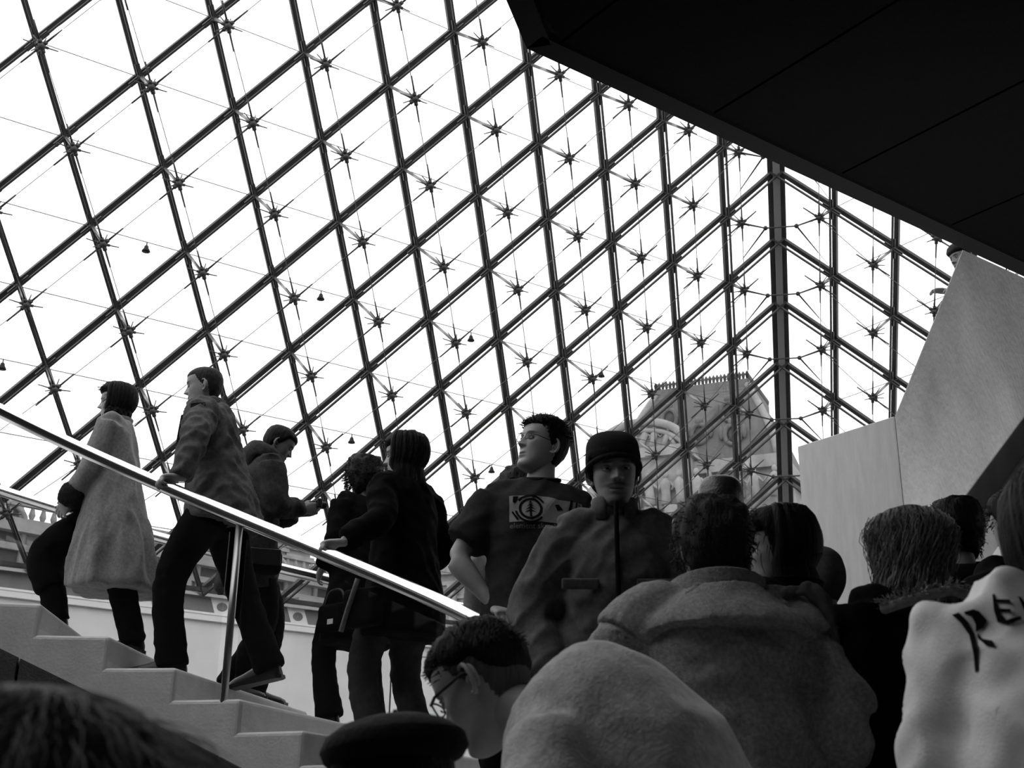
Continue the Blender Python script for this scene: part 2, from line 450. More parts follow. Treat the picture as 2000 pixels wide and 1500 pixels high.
# floor uplight washing the concrete wall
for upos, utgt, uen, utx in (((1.9, 8.3, Z0), (2.75, 9.9, 1.5), 60, 'the narrow board-marked wall panel'), ((4.9, 7.6, Z0), (4.0, 9.9, 2.6), 1500, 'the tall sloping concrete wall')):
    upl = tag(empty('floor_uplight', upos), 'black floor uplight aimed up at ' + utx, 'lamp', 'wall uplights')
    mb = MB(); mb.tube([(0, 0, 0), (0, 0, .16)], [.16, .14], 20); mb.build('housing', M_BLACK, upl)
    mb = MB(); mb.tube([(0, 0, .155), (0, 0, .175)], .12, 20); mb.build('lamp_lens', M_LAMPW, upl)
    ld_ = bpy.data.lights.new('uplight_beam', 'SPOT'); ld_.energy = uen; ld_.spot_size = math.radians(75); ld_.spot_blend = .9; ld_.shadow_soft_size = .12
    lo_ = bpy.data.objects.new('uplight_beam', ld_); COL.objects.link(lo_); lo_.parent = upl; lo_.location = (0, 0, .22)
    lo_.rotation_euler = (V(utgt) - V(upos) - V((0, 0, .22))).to_track_quat('-Z', 'Y').to_euler()
# ------------------------------------------------------------------ helical stair
HO = V((-2.152, 3.9215, 0)); RI, RO, PH0, DPH, ZN, RISE = 2.585, 4.58, 0.10287, 0.142797, 1.21614, 0.16
RAILH = 0.882
K_LAND = 9            # one rise is left out below this step: a short landing
def step_z(k): return ZN - k * RISE + (RISE if k >= K_LAND else 0)
def hpos(phi, r, z=0.0): return V((HO.x - r * math.sin(phi), HO.y + r * math.cos(phi), z))
def line_z(phi): return ZN + RISE / DPH * (phi - PH0)
def tread_z(x, y):
    phi = math.atan2(-(x - HO.x), y - HO.y)
    k = math.floor((PH0 - phi) / DPH + 1e-6) + 1 if phi < PH0 else -math.floor((phi - PH0) / DPH + 1e-6)
    return step_z(k)
stair = empty('staircase', flat(HO, Z0)); tag(stair, 'pale stone helical staircase curving up to the left', 'staircase', kind='structure')
so = V(stair.location)
def sector(mb, ph_a, ph_b, r0, r1, z0, z1, n=3):
    lo = []; 
    for i in range(n + 1):
        ph = ph_a + (ph_b - ph_a) * i / n
        lo.append((hpos(ph, r0), hpos(ph, r1)))
    poly = [x[0] for x in lo] + [x[1] for x in reversed(lo)]
    mb.prism([V((q.x, q.y, z0)) - so for q in poly], (0, 0, z1 - z0))
for k in range(-9, 22):
    pa = PH0 - k * DPH; pb = pa + DPH + 0.012
    low = k >= 10
    r0 = 1.95 if low else RI
    mb = MB(); sector(mb, pa - 0.006, pb, r0, RO, step_z(k) - RISE - 0.16, step_z(k))
    me = bevel_mesh(mb.mesh('step'), 0.022, 3, 1.2)
    for p_ in me.polygons: p_.use_smooth = False
    link('step', me, M_STONE, stair)
# stringers, panel by panel, and the smooth underside
def ribbon(ph_a, ph_b, r, th, zt, zb, name, mt, n=8):
    rings = []
    for i in range(n + 1):
        ph = ph_a + (ph_b - ph_a) * i / n; z = line_z(ph) + (RISE if ph < PH0 - K_LAND * DPH else 0)
        rings.append([hpos(ph, r, z + zt) - so, hpos(ph, r + th, z + zt) - so, hpos(ph, r + th, z + zb) - so, hpos(ph, r, z + zb) - so])
    mb = MB(); mb.rings(rings, smooth=False); return mb.build(name, mt, stair)
pw = 0.42
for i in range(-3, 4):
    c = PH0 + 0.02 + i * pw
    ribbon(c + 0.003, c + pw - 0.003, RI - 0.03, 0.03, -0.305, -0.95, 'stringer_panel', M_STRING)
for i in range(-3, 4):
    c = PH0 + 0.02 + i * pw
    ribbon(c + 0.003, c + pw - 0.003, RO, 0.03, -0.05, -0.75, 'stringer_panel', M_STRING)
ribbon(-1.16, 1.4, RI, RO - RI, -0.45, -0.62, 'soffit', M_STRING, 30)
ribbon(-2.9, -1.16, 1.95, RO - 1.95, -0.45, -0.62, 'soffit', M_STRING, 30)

def rail_obj(name, label, r, ph_a, ph_b, posts, rods, panels):
    o = tag(empty(name, hpos(ph_b, r, line_z(ph_b))), label, 'handrail'); ro = V(o.location)
    n = 90; pts = [hpos(ph_a + (ph_b - ph_a) * i / n, r, line_z(ph_a + (ph_b - ph_a) * i / n) + RAILH) - ro for i in range(n + 1)]
    mb = MB(); mb.tube(pts, 0.037, 16); mb.build('rail', M_RAIL, o)
    for ph in posts:
        q = hpos(ph, r, line_z(ph)) - ro
        mb = MB(); mb.tube([q + up * -0.14, q + up * (RAILH - .03)], 0.0195, 12)
        mb.build('post', M_POST, o)
    for ph in rods:
        for dph in (-0.006, 0.006):
            q = hpos(ph + dph, r, line_z(ph)) - ro
            mb = MB(); mb.tube([q + up * -0.3, q + up * (RAILH - .05)], 0.0055, 6); mb.build('glazing_rod', M_POST, o)
        q = hpos(ph, r, line_z(ph)) - ro
        mb = MB(); mb.tube([q + up * (RAILH - .11), q + up * (RAILH - .02)], 0.022, 10); mb.build('bracket', M_POST, o)
    for a, c in panels:
        rings = []
        for i in range(13):
            ph = a + (c - a) * i / 12; z = line_z(ph)
            rings.append([hpos(ph, r - .005, z + RAILH - .09) - ro, hpos(ph, r + .005, z + RAILH - .09) - ro, hpos(ph, r + .005, z - .12) - ro, hpos(ph, r - .005, z - .12) - ro])
        mb = MB(); mb.rings(rings, smooth=False); mb.build('glass_panel', M_GLASSB, o)
    return o
rail_obj('handrail', 'bright polished steel inner handrail sloping across the picture', RI + 0.02, 1.3, -1.05, (0.7, -0.29, -1.03), (), ((0.72, 1.28), (-0.27, 0.68), (-1.01, -0.31)))
rail_obj('handrail', 'thinner outer steel handrail behind the climbing people', RO - 0.04, 1.0, -1.35, (-1.33,), (0.395, 0.03, -0.32, -0.68, -1.02), ((0.40, 0.9), (0.035, 0.39), (-0.315, 0.025), (-0.675, -0.325), (-1.015, -0.685), (-1.32, -1.025)))

# ------------------------------------------------------------------ palace outside
def hd(px, py, Y):
    r = ray(px, py); return r * (Y / r.y)
def facade(name, label, p0, p1, ztop, depth, bay, floors):
    """long wing between p0 and p1 (ground points), cornice at ztop"""
    d = (p1 - p0); d.z = 0; Ln = d.length; d.normalize(); nr = V((d.y, -d.x, 0)); nr = nr if nr.dot(-p0) > 0 else -nr
    o = tag(empty(name, V((p0.x, p0.y, GZ))), label, 'building'); q = V(o.location)
    H = ztop - GZ
    L = lambda s, t, z: d * s + nr * t + up * z
    mb = MB(); mb.prism([L(0, 0, 0), L(Ln, 0, 0), L(Ln, -depth, 0), L(0, -depth, 0)], (0, 0, H)); mb.build('wall', M_FST, o)
    for z, hgt, out in ((H - 0.35, 0.7, 0.7), (H - 1.3, 0.35, 0.35), (H - 2.6, 0.25, 0.25), (H * .55, 0.5, 0.4), (H * .5, 0.25, 0.25), (H*.22, .4, .3)):
        mb = MB(); mb.prism([L(0, 0, z), L(Ln, 0, z), L(Ln, out, z), L(0, out, z)], (0, 0, hgt)); mb.build('cornice', M_FST, o)
    mb = MB(); mb.prism([L(0, .2, H + .35), L(Ln, .2, H + .35), L(Ln, -.15, H + .35), L(0, -.15, H + .35)], (0, 0, 0.16))
    mb.prism([L(0, .2, H + 1.2), L(Ln, .2, H + 1.2), L(Ln, -.15, H + 1.2), L(0, -.15, H + 1.2)], (0, 0, 0.16)); mb.build('balustrade_rail', M_FST, o)
    mb = MB()
    for i in range(int(Ln / 0.62)):
        c = L(0.3 + i * .62, .03, 0)
        mb.tube([c + up * (H + .5), c + up * (H + .75), c + up * (H + 1.2)], [.1, .19, .09], 5, cap=False)
    b_ = mb.build('balusters', M_FST, o); b_['kind'] = 'stuff'
    nb = int(Ln / bay)
    for i in range(nb):
        s = (i + .5) * Ln / nb
        for z0, hh, ww in floors:
            mb = MB()
            arc = [L(s - ww / 2, .03, z0), L(s + ww / 2, .03, z0)] + [L(s + ww / 2 * math.cos(t), .03, z0 + hh - ww / 2 + ww / 2 * math.sin(t)) for t in [math.pi * j / 8 for j in range(9)]]
            mb.prism(arc, nr * 0.03); f_ = mb.build('window', M_FDARK, o)
            mb = MB()
            mb.tube([L(s - ww / 2 - .15, .12, z0)] + [L(s + (ww / 2 + .15) * math.cos(math.pi - t), .12, z0 + hh - ww / 2 + (ww / 2 + .15) * math.sin(t)) for t in [math.pi * j / 8 for j in range(9)]] + [L(s + ww / 2 + .15, .12, z0)], .17, 5); mb.build('surround', M_FST, f_)
        mb = MB(); mb.tube([L(s + bay / 2, .25, H * .55), L(s + bay / 2, .25, H - 1.3)], .38, 10); mb.box(L(s + bay / 2, .3, H - 1.5), .9, .9, .5, Matrix((d, nr, up)).transposed()); mb.build('column', M_FST, o)
        if i % 2 == 0:
            mb = MB(); mb.ball(L(s, .4, H * .72), .45, .35, .6, nu=7, nv=5); mb.ball(L(s + .35, .4, H * .70), .3, .3, .4, nu=7, nv=5); mb.ball(L(s - .4, .4, H * .71), .32, .3, .42, nu=7, nv=5); mb.build('relief', M_FST, o)
    return o, L, H, Ln

pw0 = hd(-220, 925, 62.0); pw1 = hd(790, 1128, 104.0)
zt = (pw0.z + pw1.z) / 2
# keep the cornice level: slide the far end so that both ends share one height
_r = ray(790, 1128); pw1 = _r * (pw0.z / _r.z); zt = pw0.z - 1.5
wl, Lw, Hw, LnW = facade('palace_wing', 'pale stone palace wing with balustrade seen low through the glass', V((pw0.x, pw0.y, GZ)), V((pw1.x, pw1.y, GZ)), zt, 9, 4.2, ((Hw_ if False else 8.2, 3.6, 1.7), (1.2, 4.6, 2.0)))
# chimneys of the wing
for s_, w_, h_ in ((0.735, 2.2, 3.0), (0.80, 1.8, 2.6)):
    c = Lw(LnW * s_, -3.5, Hw)
    mb = MB(); Mx = Matrix(((pw1 - pw0).normalized(), V((0, 0, 1)).cross((pw1 - pw0).normalized()), up)).transposed()
    mb.box(c + up * h_ / 2, w_, 1.4, h_, Mx); mb.box(c + up * (h_ - .5), w_ + .4, 1.8, .35, Mx); mb.box(c + up * (h_ + .1), w_ + .5, 1.9, .25, Mx)
    for j in (-.3, 0, .3): mb.tube([c + Mx @ V((j * w_, 0, h_)), c + Mx @ V((j * w_, 0, h_ + .9))], .22, 7)
    mb.build('chimney', M_FST, wl)

def pavilion():
    YD = 100.0
    o = tag(empty('palace_pavilion', hd(1385, 990, YD) * 1.0), 'grey mansard pavilion with sculpted pediment seen through the glass', 'building')
    base = hd(1402, 1000, YD); o.location = (base.x, base.y, GZ); q = V(o.location)
    # plan axes: front face turned so that a left flank shows
    ang = math.radians(-24)
    ax = V((math.cos(ang), math.sin(ang), 0)); ay = V((-math.sin(ang), math.cos(ang), 0))
    L = lambda x, y, z: ax * x + ay * y + up * z
    zr0 = hd(1390, 945, YD).z - GZ; zr1 = hd(1390, 790, YD).z - GZ
    W2, Dp = 6.4, 6.0
    body = MB(); body.prism([L(-W2, -Dp, 0), L(W2, -Dp, 0), L(W2, Dp, 0), L(-W2, Dp, 0)], (0, 0, zr0)); body.build('wall', M_FST, o)
    # convex mansard roof
    rings = []
    for t in [i / 10 for i in range(11)]:
        k = 1.0 - 0.40 * t ** 1.45
        z = zr0 + (zr1 - zr0) * t
        rings.append([L(-W2 * k, -Dp * k, z), L(W2 * k, -Dp * k, z), L(W2 * k, Dp * k, z), L(-W2 * k, Dp * k, z)])
    mb = MB(); mb.rings(rings, smooth=False); mb.build('roof', M_FROOF, o)
    kt = 0.60
    mb = MB(); mb.prism([L(-W2 * kt - .25, -Dp * kt - .25, zr1 - .9), L(W2 * kt + .25, -Dp * kt - .25, zr1 - .9), L(W2 * kt + .25, Dp * kt + .25, zr1 - .9), L(-W2 * kt - .25, Dp * kt + .25, zr1 - .9)], (0, 0, 0.5))
    mb.prism([L(-W2 * kt - .1, -Dp * kt - .1, zr1 - .4), L(W2 * kt + .1, -Dp * kt - .1, zr1 - .4), L(W2 * kt + .1, Dp * kt + .1, zr1 - .4), L(-W2 * kt - .1, Dp * kt + .1, zr1 - .4)], (0, 0, 0.9)); mb.build('crest', M_FROOF, o)
    mb = MB()
    for i in range(26):
        for (x0, y0, x1, y1) in ((-1, -1, 1, -1), (1, -1, 1, 1), (-1, -1, -1, 1)):
            t = i / 25; c = L(W2 * kt * (x0 + (x1 - x0) * t), Dp * kt * (y0 + (y1 - y0) * t), zr1 + .5)
            mb.tube([c, c + up * .45, c + up * .7], [.09, .17, .03], 5)
    g_ = mb.build('crest_finials', M_FDARK, o); g_['kind'] = 'stuff'
    # corner ribs of the roof
    for sx, sy in ((-1, -1), (1, -1)):
        mb = MB(); mb.tube([L(sx * W2 * (1 - .40 * t ** 1.45), sy * Dp * (1 - .40 * t ** 1.45), zr0 + (zr1 - zr0) * t) for t in [i / 10 for i in range(11)]], .3, 6); mb.build('roof_rib', M_FST, o)
    # round dormers
    for fx, t in ((-.45, .62), (.05, .36), (.5, .62), (.5, .3), (-.5, .25)):
        k = 1 - .40 * t ** 1.45; c = L(W2 * k * fx, -Dp * k - .1, zr0 + (zr1 - zr0) * t)
        mb = MB(); n = 14
        mb.tube([c + ax * (.62 * math.cos(2 * math.pi * i / n)) + up * (.8 * math.sin(2 * math.pi * i / n)) + ay * -.25 for i in range(n + 1)], .2, 6, cap=False)
        mb.ball(c + up * 1.05 + ay * -.25, .35, .3, .35, nu=7, nv=5); mb.ball(c + up * .2 + ax * .9 + ay * -.2, .25, .2, .6, nu=7, nv=5); mb.ball(c + up * .2 - ax * .9 + ay * -.2, .25, .2, .6, nu=7, nv=5)
        f_ = mb.build('dormer', M_FROOF, o)
        mb = MB(); mb.ball(c + ay * -.05, .58, .25, .72, M=Matrix((ax, ay, up)).transposed(), nu=12, nv=6); mb.build('pane', M_FDARK, f_)
    # projecting frontispiece with curved pediment and figures, left of the middle
    fx0 = -3.9
    mb = MB(); mb.prism([L(fx0 - 3.8, -Dp - 1.6, 0), L(fx0 + 3.8, -Dp - 1.6, 0), L(fx0 + 3.8, -Dp, 0), L(fx0 - 3.8, -Dp, 0)], (0, 0, zr0 + .3)); mb.build('frontispiece', M_FST, o)
    arch = [L(fx0 + 3.7 * math.cos(t), -Dp - 1.9, zr0 + 1.0 + 2.3 * math.sin(t)) for t in [math.pi * i / 18 for i in range(19)]]
    mb = MB(); mb.tube(arch, .35, 6); mb.tube([a_ - up * .7 for a_ in arch], .2, 6); mb.build('pediment', M_FST, o)
    mb = MB(); mb.prism([a_ + ay * .25 - up * .3 for a_ in arch], ay * .9); mb.build('tympanum', M_FST, o)
    mb = MB(); mb.prism([L(fx0 - 4.1, -Dp - 2.2, zr0 + .3), L(fx0 + 4.1, -Dp - 2.2, zr0 + .3), L(fx0 + 4.1, -Dp, zr0 + .3), L(fx0 - 4.1, -Dp, zr0 + .3)], (0, 0, .8))
    mb.prism([L(-W2 - .6, -Dp - .6, zr0 - 1.0), L(W2 + .6, -Dp - .6, zr0 - 1.0), L(W2 + .6, Dp + .6, zr0 - 1.0), L(-W2 - .6, Dp + .6, zr0 - 1.0)], (0, 0, 1.0)); mb.build('cornice', M_FST, o)
    rnd = random.Random(5)
    def figure(c, s, lean):
        mb = MB(); mb.tube([c, c + up * .9 * s + ax * lean * .2, c + up * 1.7 * s + ax * lean * .45, c + up * 2.1 * s + ax * lean * .5], [.42 * s, .36 * s, .44 * s, .12 * s], 8)
        mb.ball(c + up * 2.35 * s + ax * lean * .5, .24 * s, .24 * s, .3 * s, nu=8, nv=6)
        mb.tube([c + up * 1.75 * s + ax * (lean * .4 + .3 * s), c + up * 1.3 * s + ax * (lean * .4 + .75 * s), c + up * 1.7 * s + ax * (lean * .4 + 1.1 * s)], [.15 * s, .12 * s, .09 * s], 6)
        mb.tube([c + up * 1.75 * s + ax * (lean * .4 - .3 * s), c + up * 1.1 * s + ax * (lean * .4 - .65 * s)], [.15 * s, .1 * s], 6)
        mb.build('statue', M_FST, o)
    for i in range(7): figure(L(fx0 - 2.8 + i * .93, -Dp - 1.8, zr0 + 1.1 ), 0.4 + .3 * math.sin(math.pi * (i + .5) / 7), rnd.uniform(-1, 1))
    for i in range(8): figure(L(fx0 - 4.0 + i * 1.2, -Dp - 2.0, zr0 - 3.6), 1.0, rnd.uniform(-.6, .6))
    for i in range(5): figure(L(1.2 + i * 1.2, -Dp - .9, zr0 - 3.4), .9, rnd.uniform(-.6, .6))
    # columns and tall openings
    for i in range(6):
        x = fx0 - 4.0 + i * 1.6
        mb = MB(); mb.tube([L(x, -Dp - 1.8, zr0 - 14), L(x, -Dp - 1.8, zr0 - 4.2)], .42, 10); mb.box(L(x, -Dp - 1.8, zr0 - 4.0), 1.0, 1.0, .6, Matrix((ax, ay, up)).transposed()); mb.build('column', M_FST, o)
    for x, z in ((-2.6, zr0 - 9), (.5, zr0 - 9), (3.4, zr0 - 9), (3.4, zr0 - 16), (.5, zr0 - 16)):
        mb = MB(); mb.prism([L(x - .7, -Dp - .03, z), L(x + .7, -Dp - .03, z)] + [L(x + .7 * math.cos(t), -Dp - .03, z + 3.2 + .7 * math.sin(t)) for t in [math.pi * j / 8 for j in range(9)]], ay * -.05); mb.build('window', M_FDARK, o)
    return o
pavilion()
pb0 = hd(720, 1100, 120.0); _r = ray(1180, 1060); pb1 = _r * (pb0.z / _r.z)
wb, Lb, Hb, LnB = facade('palace_wing', 'distant stone palace wing between the black coat and the patterned shirt', V((pb0.x, pb0.y, GZ)), V((pb1.x, pb1.y, GZ)), pb0.z - 1.5, 9, 4.2, ((8.2, 3.6, 1.7), (1.2, 4.6, 2.0)))
for s_, w_, h_ in ((0.42, 1.6, 3.2), (.1, 2.0, 3.0)):
    c = Lb(LnB * s_, -2.5, Hb)
    mb = MB(); mb.box(c + up * h_ / 2, w_, 1.4, h_); mb.box(c + up * (h_ - .5), w_ + .4, 1.8, .35)
    for j in (-.3, 0, .3): mb.tube([c + V((j * w_, 0, h_)), c + V((j * w_, 0, h_ + .9))], .22, 7)
    mb.build('chimney', M_FST, wb)
pr0 = hd(1520, 962, 112.0); pr1 = hd(1640, 925, 80.0)
pr1 = hd(1640, 925, 104.0 * pr0.z / (pr1.z / 80.0 * 104.0)) if False else pr1
k_ = ray(1640, 925); pr1 = k_ * (pr0.z / k_.z)
facade('palace_wing', 'stone palace wing with heavy cornice right of the pavilion', V((pr0.x, pr0.y, GZ)), V((pr1.x, pr1.y, GZ)), pr0.z - 1.5, 9, 4.2, ((8.2, 3.6, 1.7), (1.2, 4.6, 2.0)))
# ------------------------------------------------------------------ people: building blocks
SMOOTH = 4
def np_verts(me):
    a = np.empty(len(me.vertices) * 3); me.vertices.foreach_get('co', a); return a.reshape(-1, 3)
def set_verts(me, a):
    me.vertices.foreach_set('co', a.ravel()); me.update()
def lap(me, it, fac=0.5):
    a = np_verts(me); n = len(me.edges)
    if n == 0: return
    e = np.empty(n * 2, dtype=np.int64); me.edges.foreach_get('vertices', e); e = e.reshape(-1, 2)
    deg = np.bincount(e.ravel(), minlength=len(a)).astype(float)[:, None]; deg[deg == 0] = 1
    for _ in range(it):
        s = np.zeros_like(a)
        for k in range(3):
            s[:, k] = np.bincount(e[:, 0], a[e[:, 1], k], len(a)) + np.bincount(e[:, 1], a[e[:, 0], k], len(a))
        a = a + fac * (s / deg - a)
    set_verts(me, a)
def remesh(mb, voxel, smooth=SMOOTH, name='m'):
    me = mb.mesh('tmp'); o = bpy.data.objects.new('tmp', me); COL.objects.link(o)
    md = o.modifiers.new('r', 'REMESH'); md.mode = 'VOXEL'; md.voxel_size = voxel; md.use_smooth_shade = True
    dg = bpy.context.evaluated_depsgraph_get(); ev = o.evaluated_get(dg)
    out = bpy.data.meshes.new_from_object(ev, preserve_all_data_layers=False, depsgraph=dg)
    bpy.data.objects.remove(o); bpy.data.meshes.remove(me)
    out.name = name; out.materials.clear()
    lap(out, smooth)
    out.polygons.foreach_set('use_smooth', [True] * len(out.polygons))
    return out
def wrinkle(me, amp, sc, seed=0, stretch=(1, 1, 1), ridged=True, mask=None, slant=0.0):
    """cloth folds: displace along the normals with stretched ridged noise"""
    a = np_verts(me); nn = np.empty(len(a) * 3); me.vertices.foreach_get('normal', nn); nn = nn.reshape(-1, 3)
    off = seed * 7.31
    d = np.empty(len(a)); sx, sy, sz = sc * stretch[0], sc * stretch[1], sc * stretch[2]
    for i, (x, y, z) in enumerate(a):
        x, y = x + slant * z, y + slant * z * .7
        v = noise.noise((x * sx + off, y * sy - off, z * sz + off * .5))
        if ridged: v = 1 - 2 * abs(v) - .55
        v += .4 * noise.noise((x * sx * 2.3 + off, y * sy * 2.3, z * sz * 2.3))
        if mask: v *= mask(x, y, z)
        d[i] = v
    set_verts(me, a + nn * (d * amp)[:, None])
def join(meshes, name):
    """several meshes into one, keeping a 'tone' attribute"""
    vs = []; fs = []; tn = []; k = 0
    for me, tone in meshes:
        a = np_verts(me); vs.append(a)
        for p in me.polygons: fs.append(tuple(i + k for i in p.vertices))
        tn.append(np.full(len(a), tone) if np.isscalar(tone) else np.asarray(tone)); k += len(a)
    out = bpy.data.meshes.new(name); out.from_pydata(np.concatenate(vs).tolist(), [], fs)
    at_ = out.attributes.new('tone', 'FLOAT', 'POINT'); at_.data.foreach_set('value', np.concatenate(tn).astype(np.float32))
    out.polygons.foreach_set('use_smooth', [True] * len(out.polygons)); out.update(); return out
def ell(c, ax, ay, a, b, n=20, pw=2.4, fold=None):
    r = []
    for k in range(n):
        t = 2 * math.pi * k / n; ct, st = math.cos(t), math.sin(t)
        q = (abs(ct) ** pw + abs(st) ** pw) ** (-1 / pw)
        g = q * (1 + (fold(t) if fold else 0))
        r.append(c + ax * (a * ct * g) + ay * (b * st * g))
    return r
def bez(pts, n):
    """Catmull-Rom through points"""
    pts = [V(p) for p in pts]; P = [pts[0] * 2 - pts[1]] + pts + [pts[-1] * 2 - pts[-2]]; out = []
    for i in range(1, len(P) - 2):
        for j in range(n):
            t = j / n; a, b_, c, d = P[i - 1], P[i], P[i + 1], P[i + 2]
            out.append(0.5 * ((2 * b_) + (c - a) * t + (2 * a - 5 * b_ + 4 * c - d) * t * t + (3 * b_ - a - 3 * c + d) * t ** 3))
    out.append(pts[-1]); return out
def rx(a): return Matrix.Rotation(math.radians(a), 3, 'X')
def ry(a): return Matrix.Rotation(math.radians(a), 3, 'Y')
def rz(a): return Matrix.Rotation(math.radians(a), 3, 'Z')

# ---- head: rings of a profile, features pressed in; face looks along +Y, chin at z=0, crown at .235
HZ = np.array([0, .006, .016, .032, .05, .07, .09, .11, .13, .15, .17, .19, .205, .218, .228, .234])
HF = np.array([.062, .078, .084, .083, .083, .085, .087, .087, .087, .093, .0935, .088, .078, .062, .040, .015])
HB = np.array([.020, .004, -.012, -.035, -.055, -.072, -.085, -.094, -.099, -.102, -.102, -.097, -.089, -.075, -.053, -.025])
HW = np.array([.016, .030, .040, .050, .057, .063, .068, .072, .0745, .0765, .0775, .0755, .070, .060, .044, .021])
def head_base(z):
    return (np.interp(z, HZ, HF), np.interp(z, HZ, HB), np.interp(z, HZ, HW))
def smooth1(a, k=2):
    for _ in range(k): a[1:-1] = .25 * a[:-2] + .5 * a[1:-1] + .25 * a[2:]
    return a
NZH, NAH = 84, 88
_zs = np.concatenate([np.linspace(0, .02, 8, endpoint=False), np.linspace(.02, .18, 58, endpoint=False), .18 + (.2345 - .18) * np.sin(np.linspace(0, math.pi / 2, NZH - 66))])
_f, _b, _w = head_base(_zs); _f, _b, _w = smooth1(_f, 4), smooth1(_b, 4), smooth1(_w, 4)
_t = np.arange(NAH) / NAH; _a = 2 * math.pi * _t - .5 * np.sin(2 * math.pi * _t)
def head_grid(off=0.0):
    """(NZ, NA, 3) skull surface without features, pushed outwards by off (scalar or array)"""
    Z, A = np.meshgrid(_zs, _a, indexing='ij'); F = _f[:, None]; B = _b[:, None]; Wd = _w[:, None]
    cy = (F + B) / 2; ryy = (F - B) / 2; ca, sa = np.cos(A), np.sin(A)
    pw = np.where(ca > 0, 2.35, 2.1); q = (np.abs(ca) ** pw + np.abs(sa) ** pw) ** (-1 / pw)
    X = (Wd + off) * sa * q; Y = cy + (ryy + off) * ca * q
    Zz = Z + off * np.clip((Z - .16) / .07, 0, 1.2)
    return np.stack([X, Y, Zz], -1), A
def G(x, c, s): return np.exp(-((x - c) / s) ** 2)
def head_mesh(opt):
    P, A = head_grid(); X, Y, Z = P[..., 0], P[..., 1], P[..., 2]; fr = np.clip(np.cos(A), 0, 1) ** .5; ax_ = np.abs(X)
    d = np.zeros_like(X); nose = opt.get('nose', 1.0); z0 = Z
    ramp = np.clip((.143 - z0) / (.143 - .094), 0, 1); body = np.where(z0 > .094, ramp, np.exp(-((.094 - z0) / .006) ** 2))
    d += nose * .026 * body * np.exp(-(X / (.0075 + .004 * ramp)) ** 2)
    d += .009 * G(ax_, .0135, .006) * G(z0, .0935, .0075)
    d -= .0135 * G(ax_, .031, .0135) * G(z0, .128, .0095)
    d += .0035 * G(ax_, .03, .02) * G(z0, .149, .007)
    d += .005 * G(ax_, .052, .016) * G(z0, .108, .016)
    d -= .004 * G(ax_, .048, .014) * G(z0, .07, .018)
    lw = np.exp(-(ax_ / .021) ** 4); d += .0055 * lw * G(z0, .0655, .006) + .006 * lw * G(z0, .0525, .0065) - .005 * lw * G(z0, .0588, .0028)
    d -= .003 * G(ax_, .0, .02) * G(z0, .040, .007); d += .006 * G(ax_, 0, .022) * G(z0, .02, .013)
    Y = Y + d * fr
    tone = np.ones_like(X); frm = np.cos(A) > .15
    tone = np.where(frm, tone * (1 - .82 * np.clip(G(ax_, .032, .017) * G(z0, .1485, .0045) * 1.6, 0, 1) * opt.get('brow', 1.0)), tone)
    tone = np.where(frm, tone * (1 - .38 * lw * np.clip(G(z0, .0595, .010) * 1.2, 0, 1)), tone)
    tone = np.where(frm, tone * (1 - .75 * lw * G(z0, .0588, .0022)), tone)
    tone = np.where(frm, tone * (1 - .7 * G(ax_, .0075, .004) * G(z0, .087, .003)), tone)
    tone = np.where(frm, tone * (1 - .35 * G(ax_, .031, .015) * G(z0, .128, .008)), tone)
    bd = opt.get('beard', 0.0)
    if bd:
        g_ = np.clip(G(ax_, 0, .034) * (G(z0, .018, .024) + G(z0, .0735, .007)) * 1.5, 0, 1)
        if opt.get('full_beard'): g_ = np.clip(g_ + np.clip((.066 - z0) / .02, 0, 1) * np.clip((np.cos(A) + .35) * 3, 0, 1), 0, 1)
        lipz = lw * np.clip(G(z0, .0585, .0105) * 1.3, 0, 1); tone = tone * (1 - bd * g_ * (1 - lipz)); Y = Y + .005 * g_ * (1 - lipz) * fr * bd
    vs = np.stack([X, Y, Z], -1).reshape(-1, 3).tolist(); tn = tone.ravel().tolist(); n = NAH; N = NZH
    fs = [(i * n + k, i * n + (k + 1) % n, (i + 1) * n + (k + 1) % n, (i + 1) * n + k) for i in range(N - 1) for k in range(n)]
    vs.append((0, .04, -.002)); tn.append(1.0); c0 = len(vs) - 1; fs += [(c0, (k + 1) % n, k) for k in range(n)]
    vs.append((0, -.005, .2352)); tn.append(1.0); c1 = len(vs) - 1; fs += [(c1, (N - 1) * n + k, (N - 1) * n + (k + 1) % n) for k in range(n)]
    me = bpy.data.meshes.new('h'); me.from_pydata(vs, [], fs); me.update()
    out = [(me, tn)]
    gz = V(opt.get('gaze', (0, 1, 0))).normalized()
    for sx in (-1, 1):
        mb = MB(); c = V((sx * .031, .0735, .1275)); mb.ball(c, .0125, nu=16, nv=12); e = mb.mesh('e')
        dd = (np_verts(e) - np.array(c)) / .0125; cs = dd @ np.array(gz)
        out.append((e, np.where(cs > .86, .04, np.where(cs > .8, .3, 1.55))))
        # eyelids
        mb = MB(); mb.tube([c + V((x, math.sqrt(max(0, .0136 ** 2 - x * x - .0065 ** 2)) if abs(x) < .0115 else .003, .0068 - abs(x) * .25)) for x in (-.0135, -.009, -.004, 0, .004, .009, .0135)], .0028, 6)
        mb.tube([c + V((x, math.sqrt(max(0, .0132 ** 2 - x * x - .0065 ** 2)) if abs(x) < .0115 else .003, -.0068 + abs(x) * .2)) for x in (-.0135, -.009, -.004, 0, .004, .009, .0135)], .0024, 6)
        out.append((mb.mesh('l'), .62))
        # ear
        mb = MB(); o = V((sx * .073, -.012, .118)); E = rz(sx * 22) @ ry(sx * 6)
        rim = [o + E @ V((sx * (.006 + .010 * max(0, math.sin(t * .9))), -.018 * math.sin(t) + .004, .030 * math.cos(t))) for t in [math.pi * (-.25 + 1.42 * i / 13) for i in range(14)]]
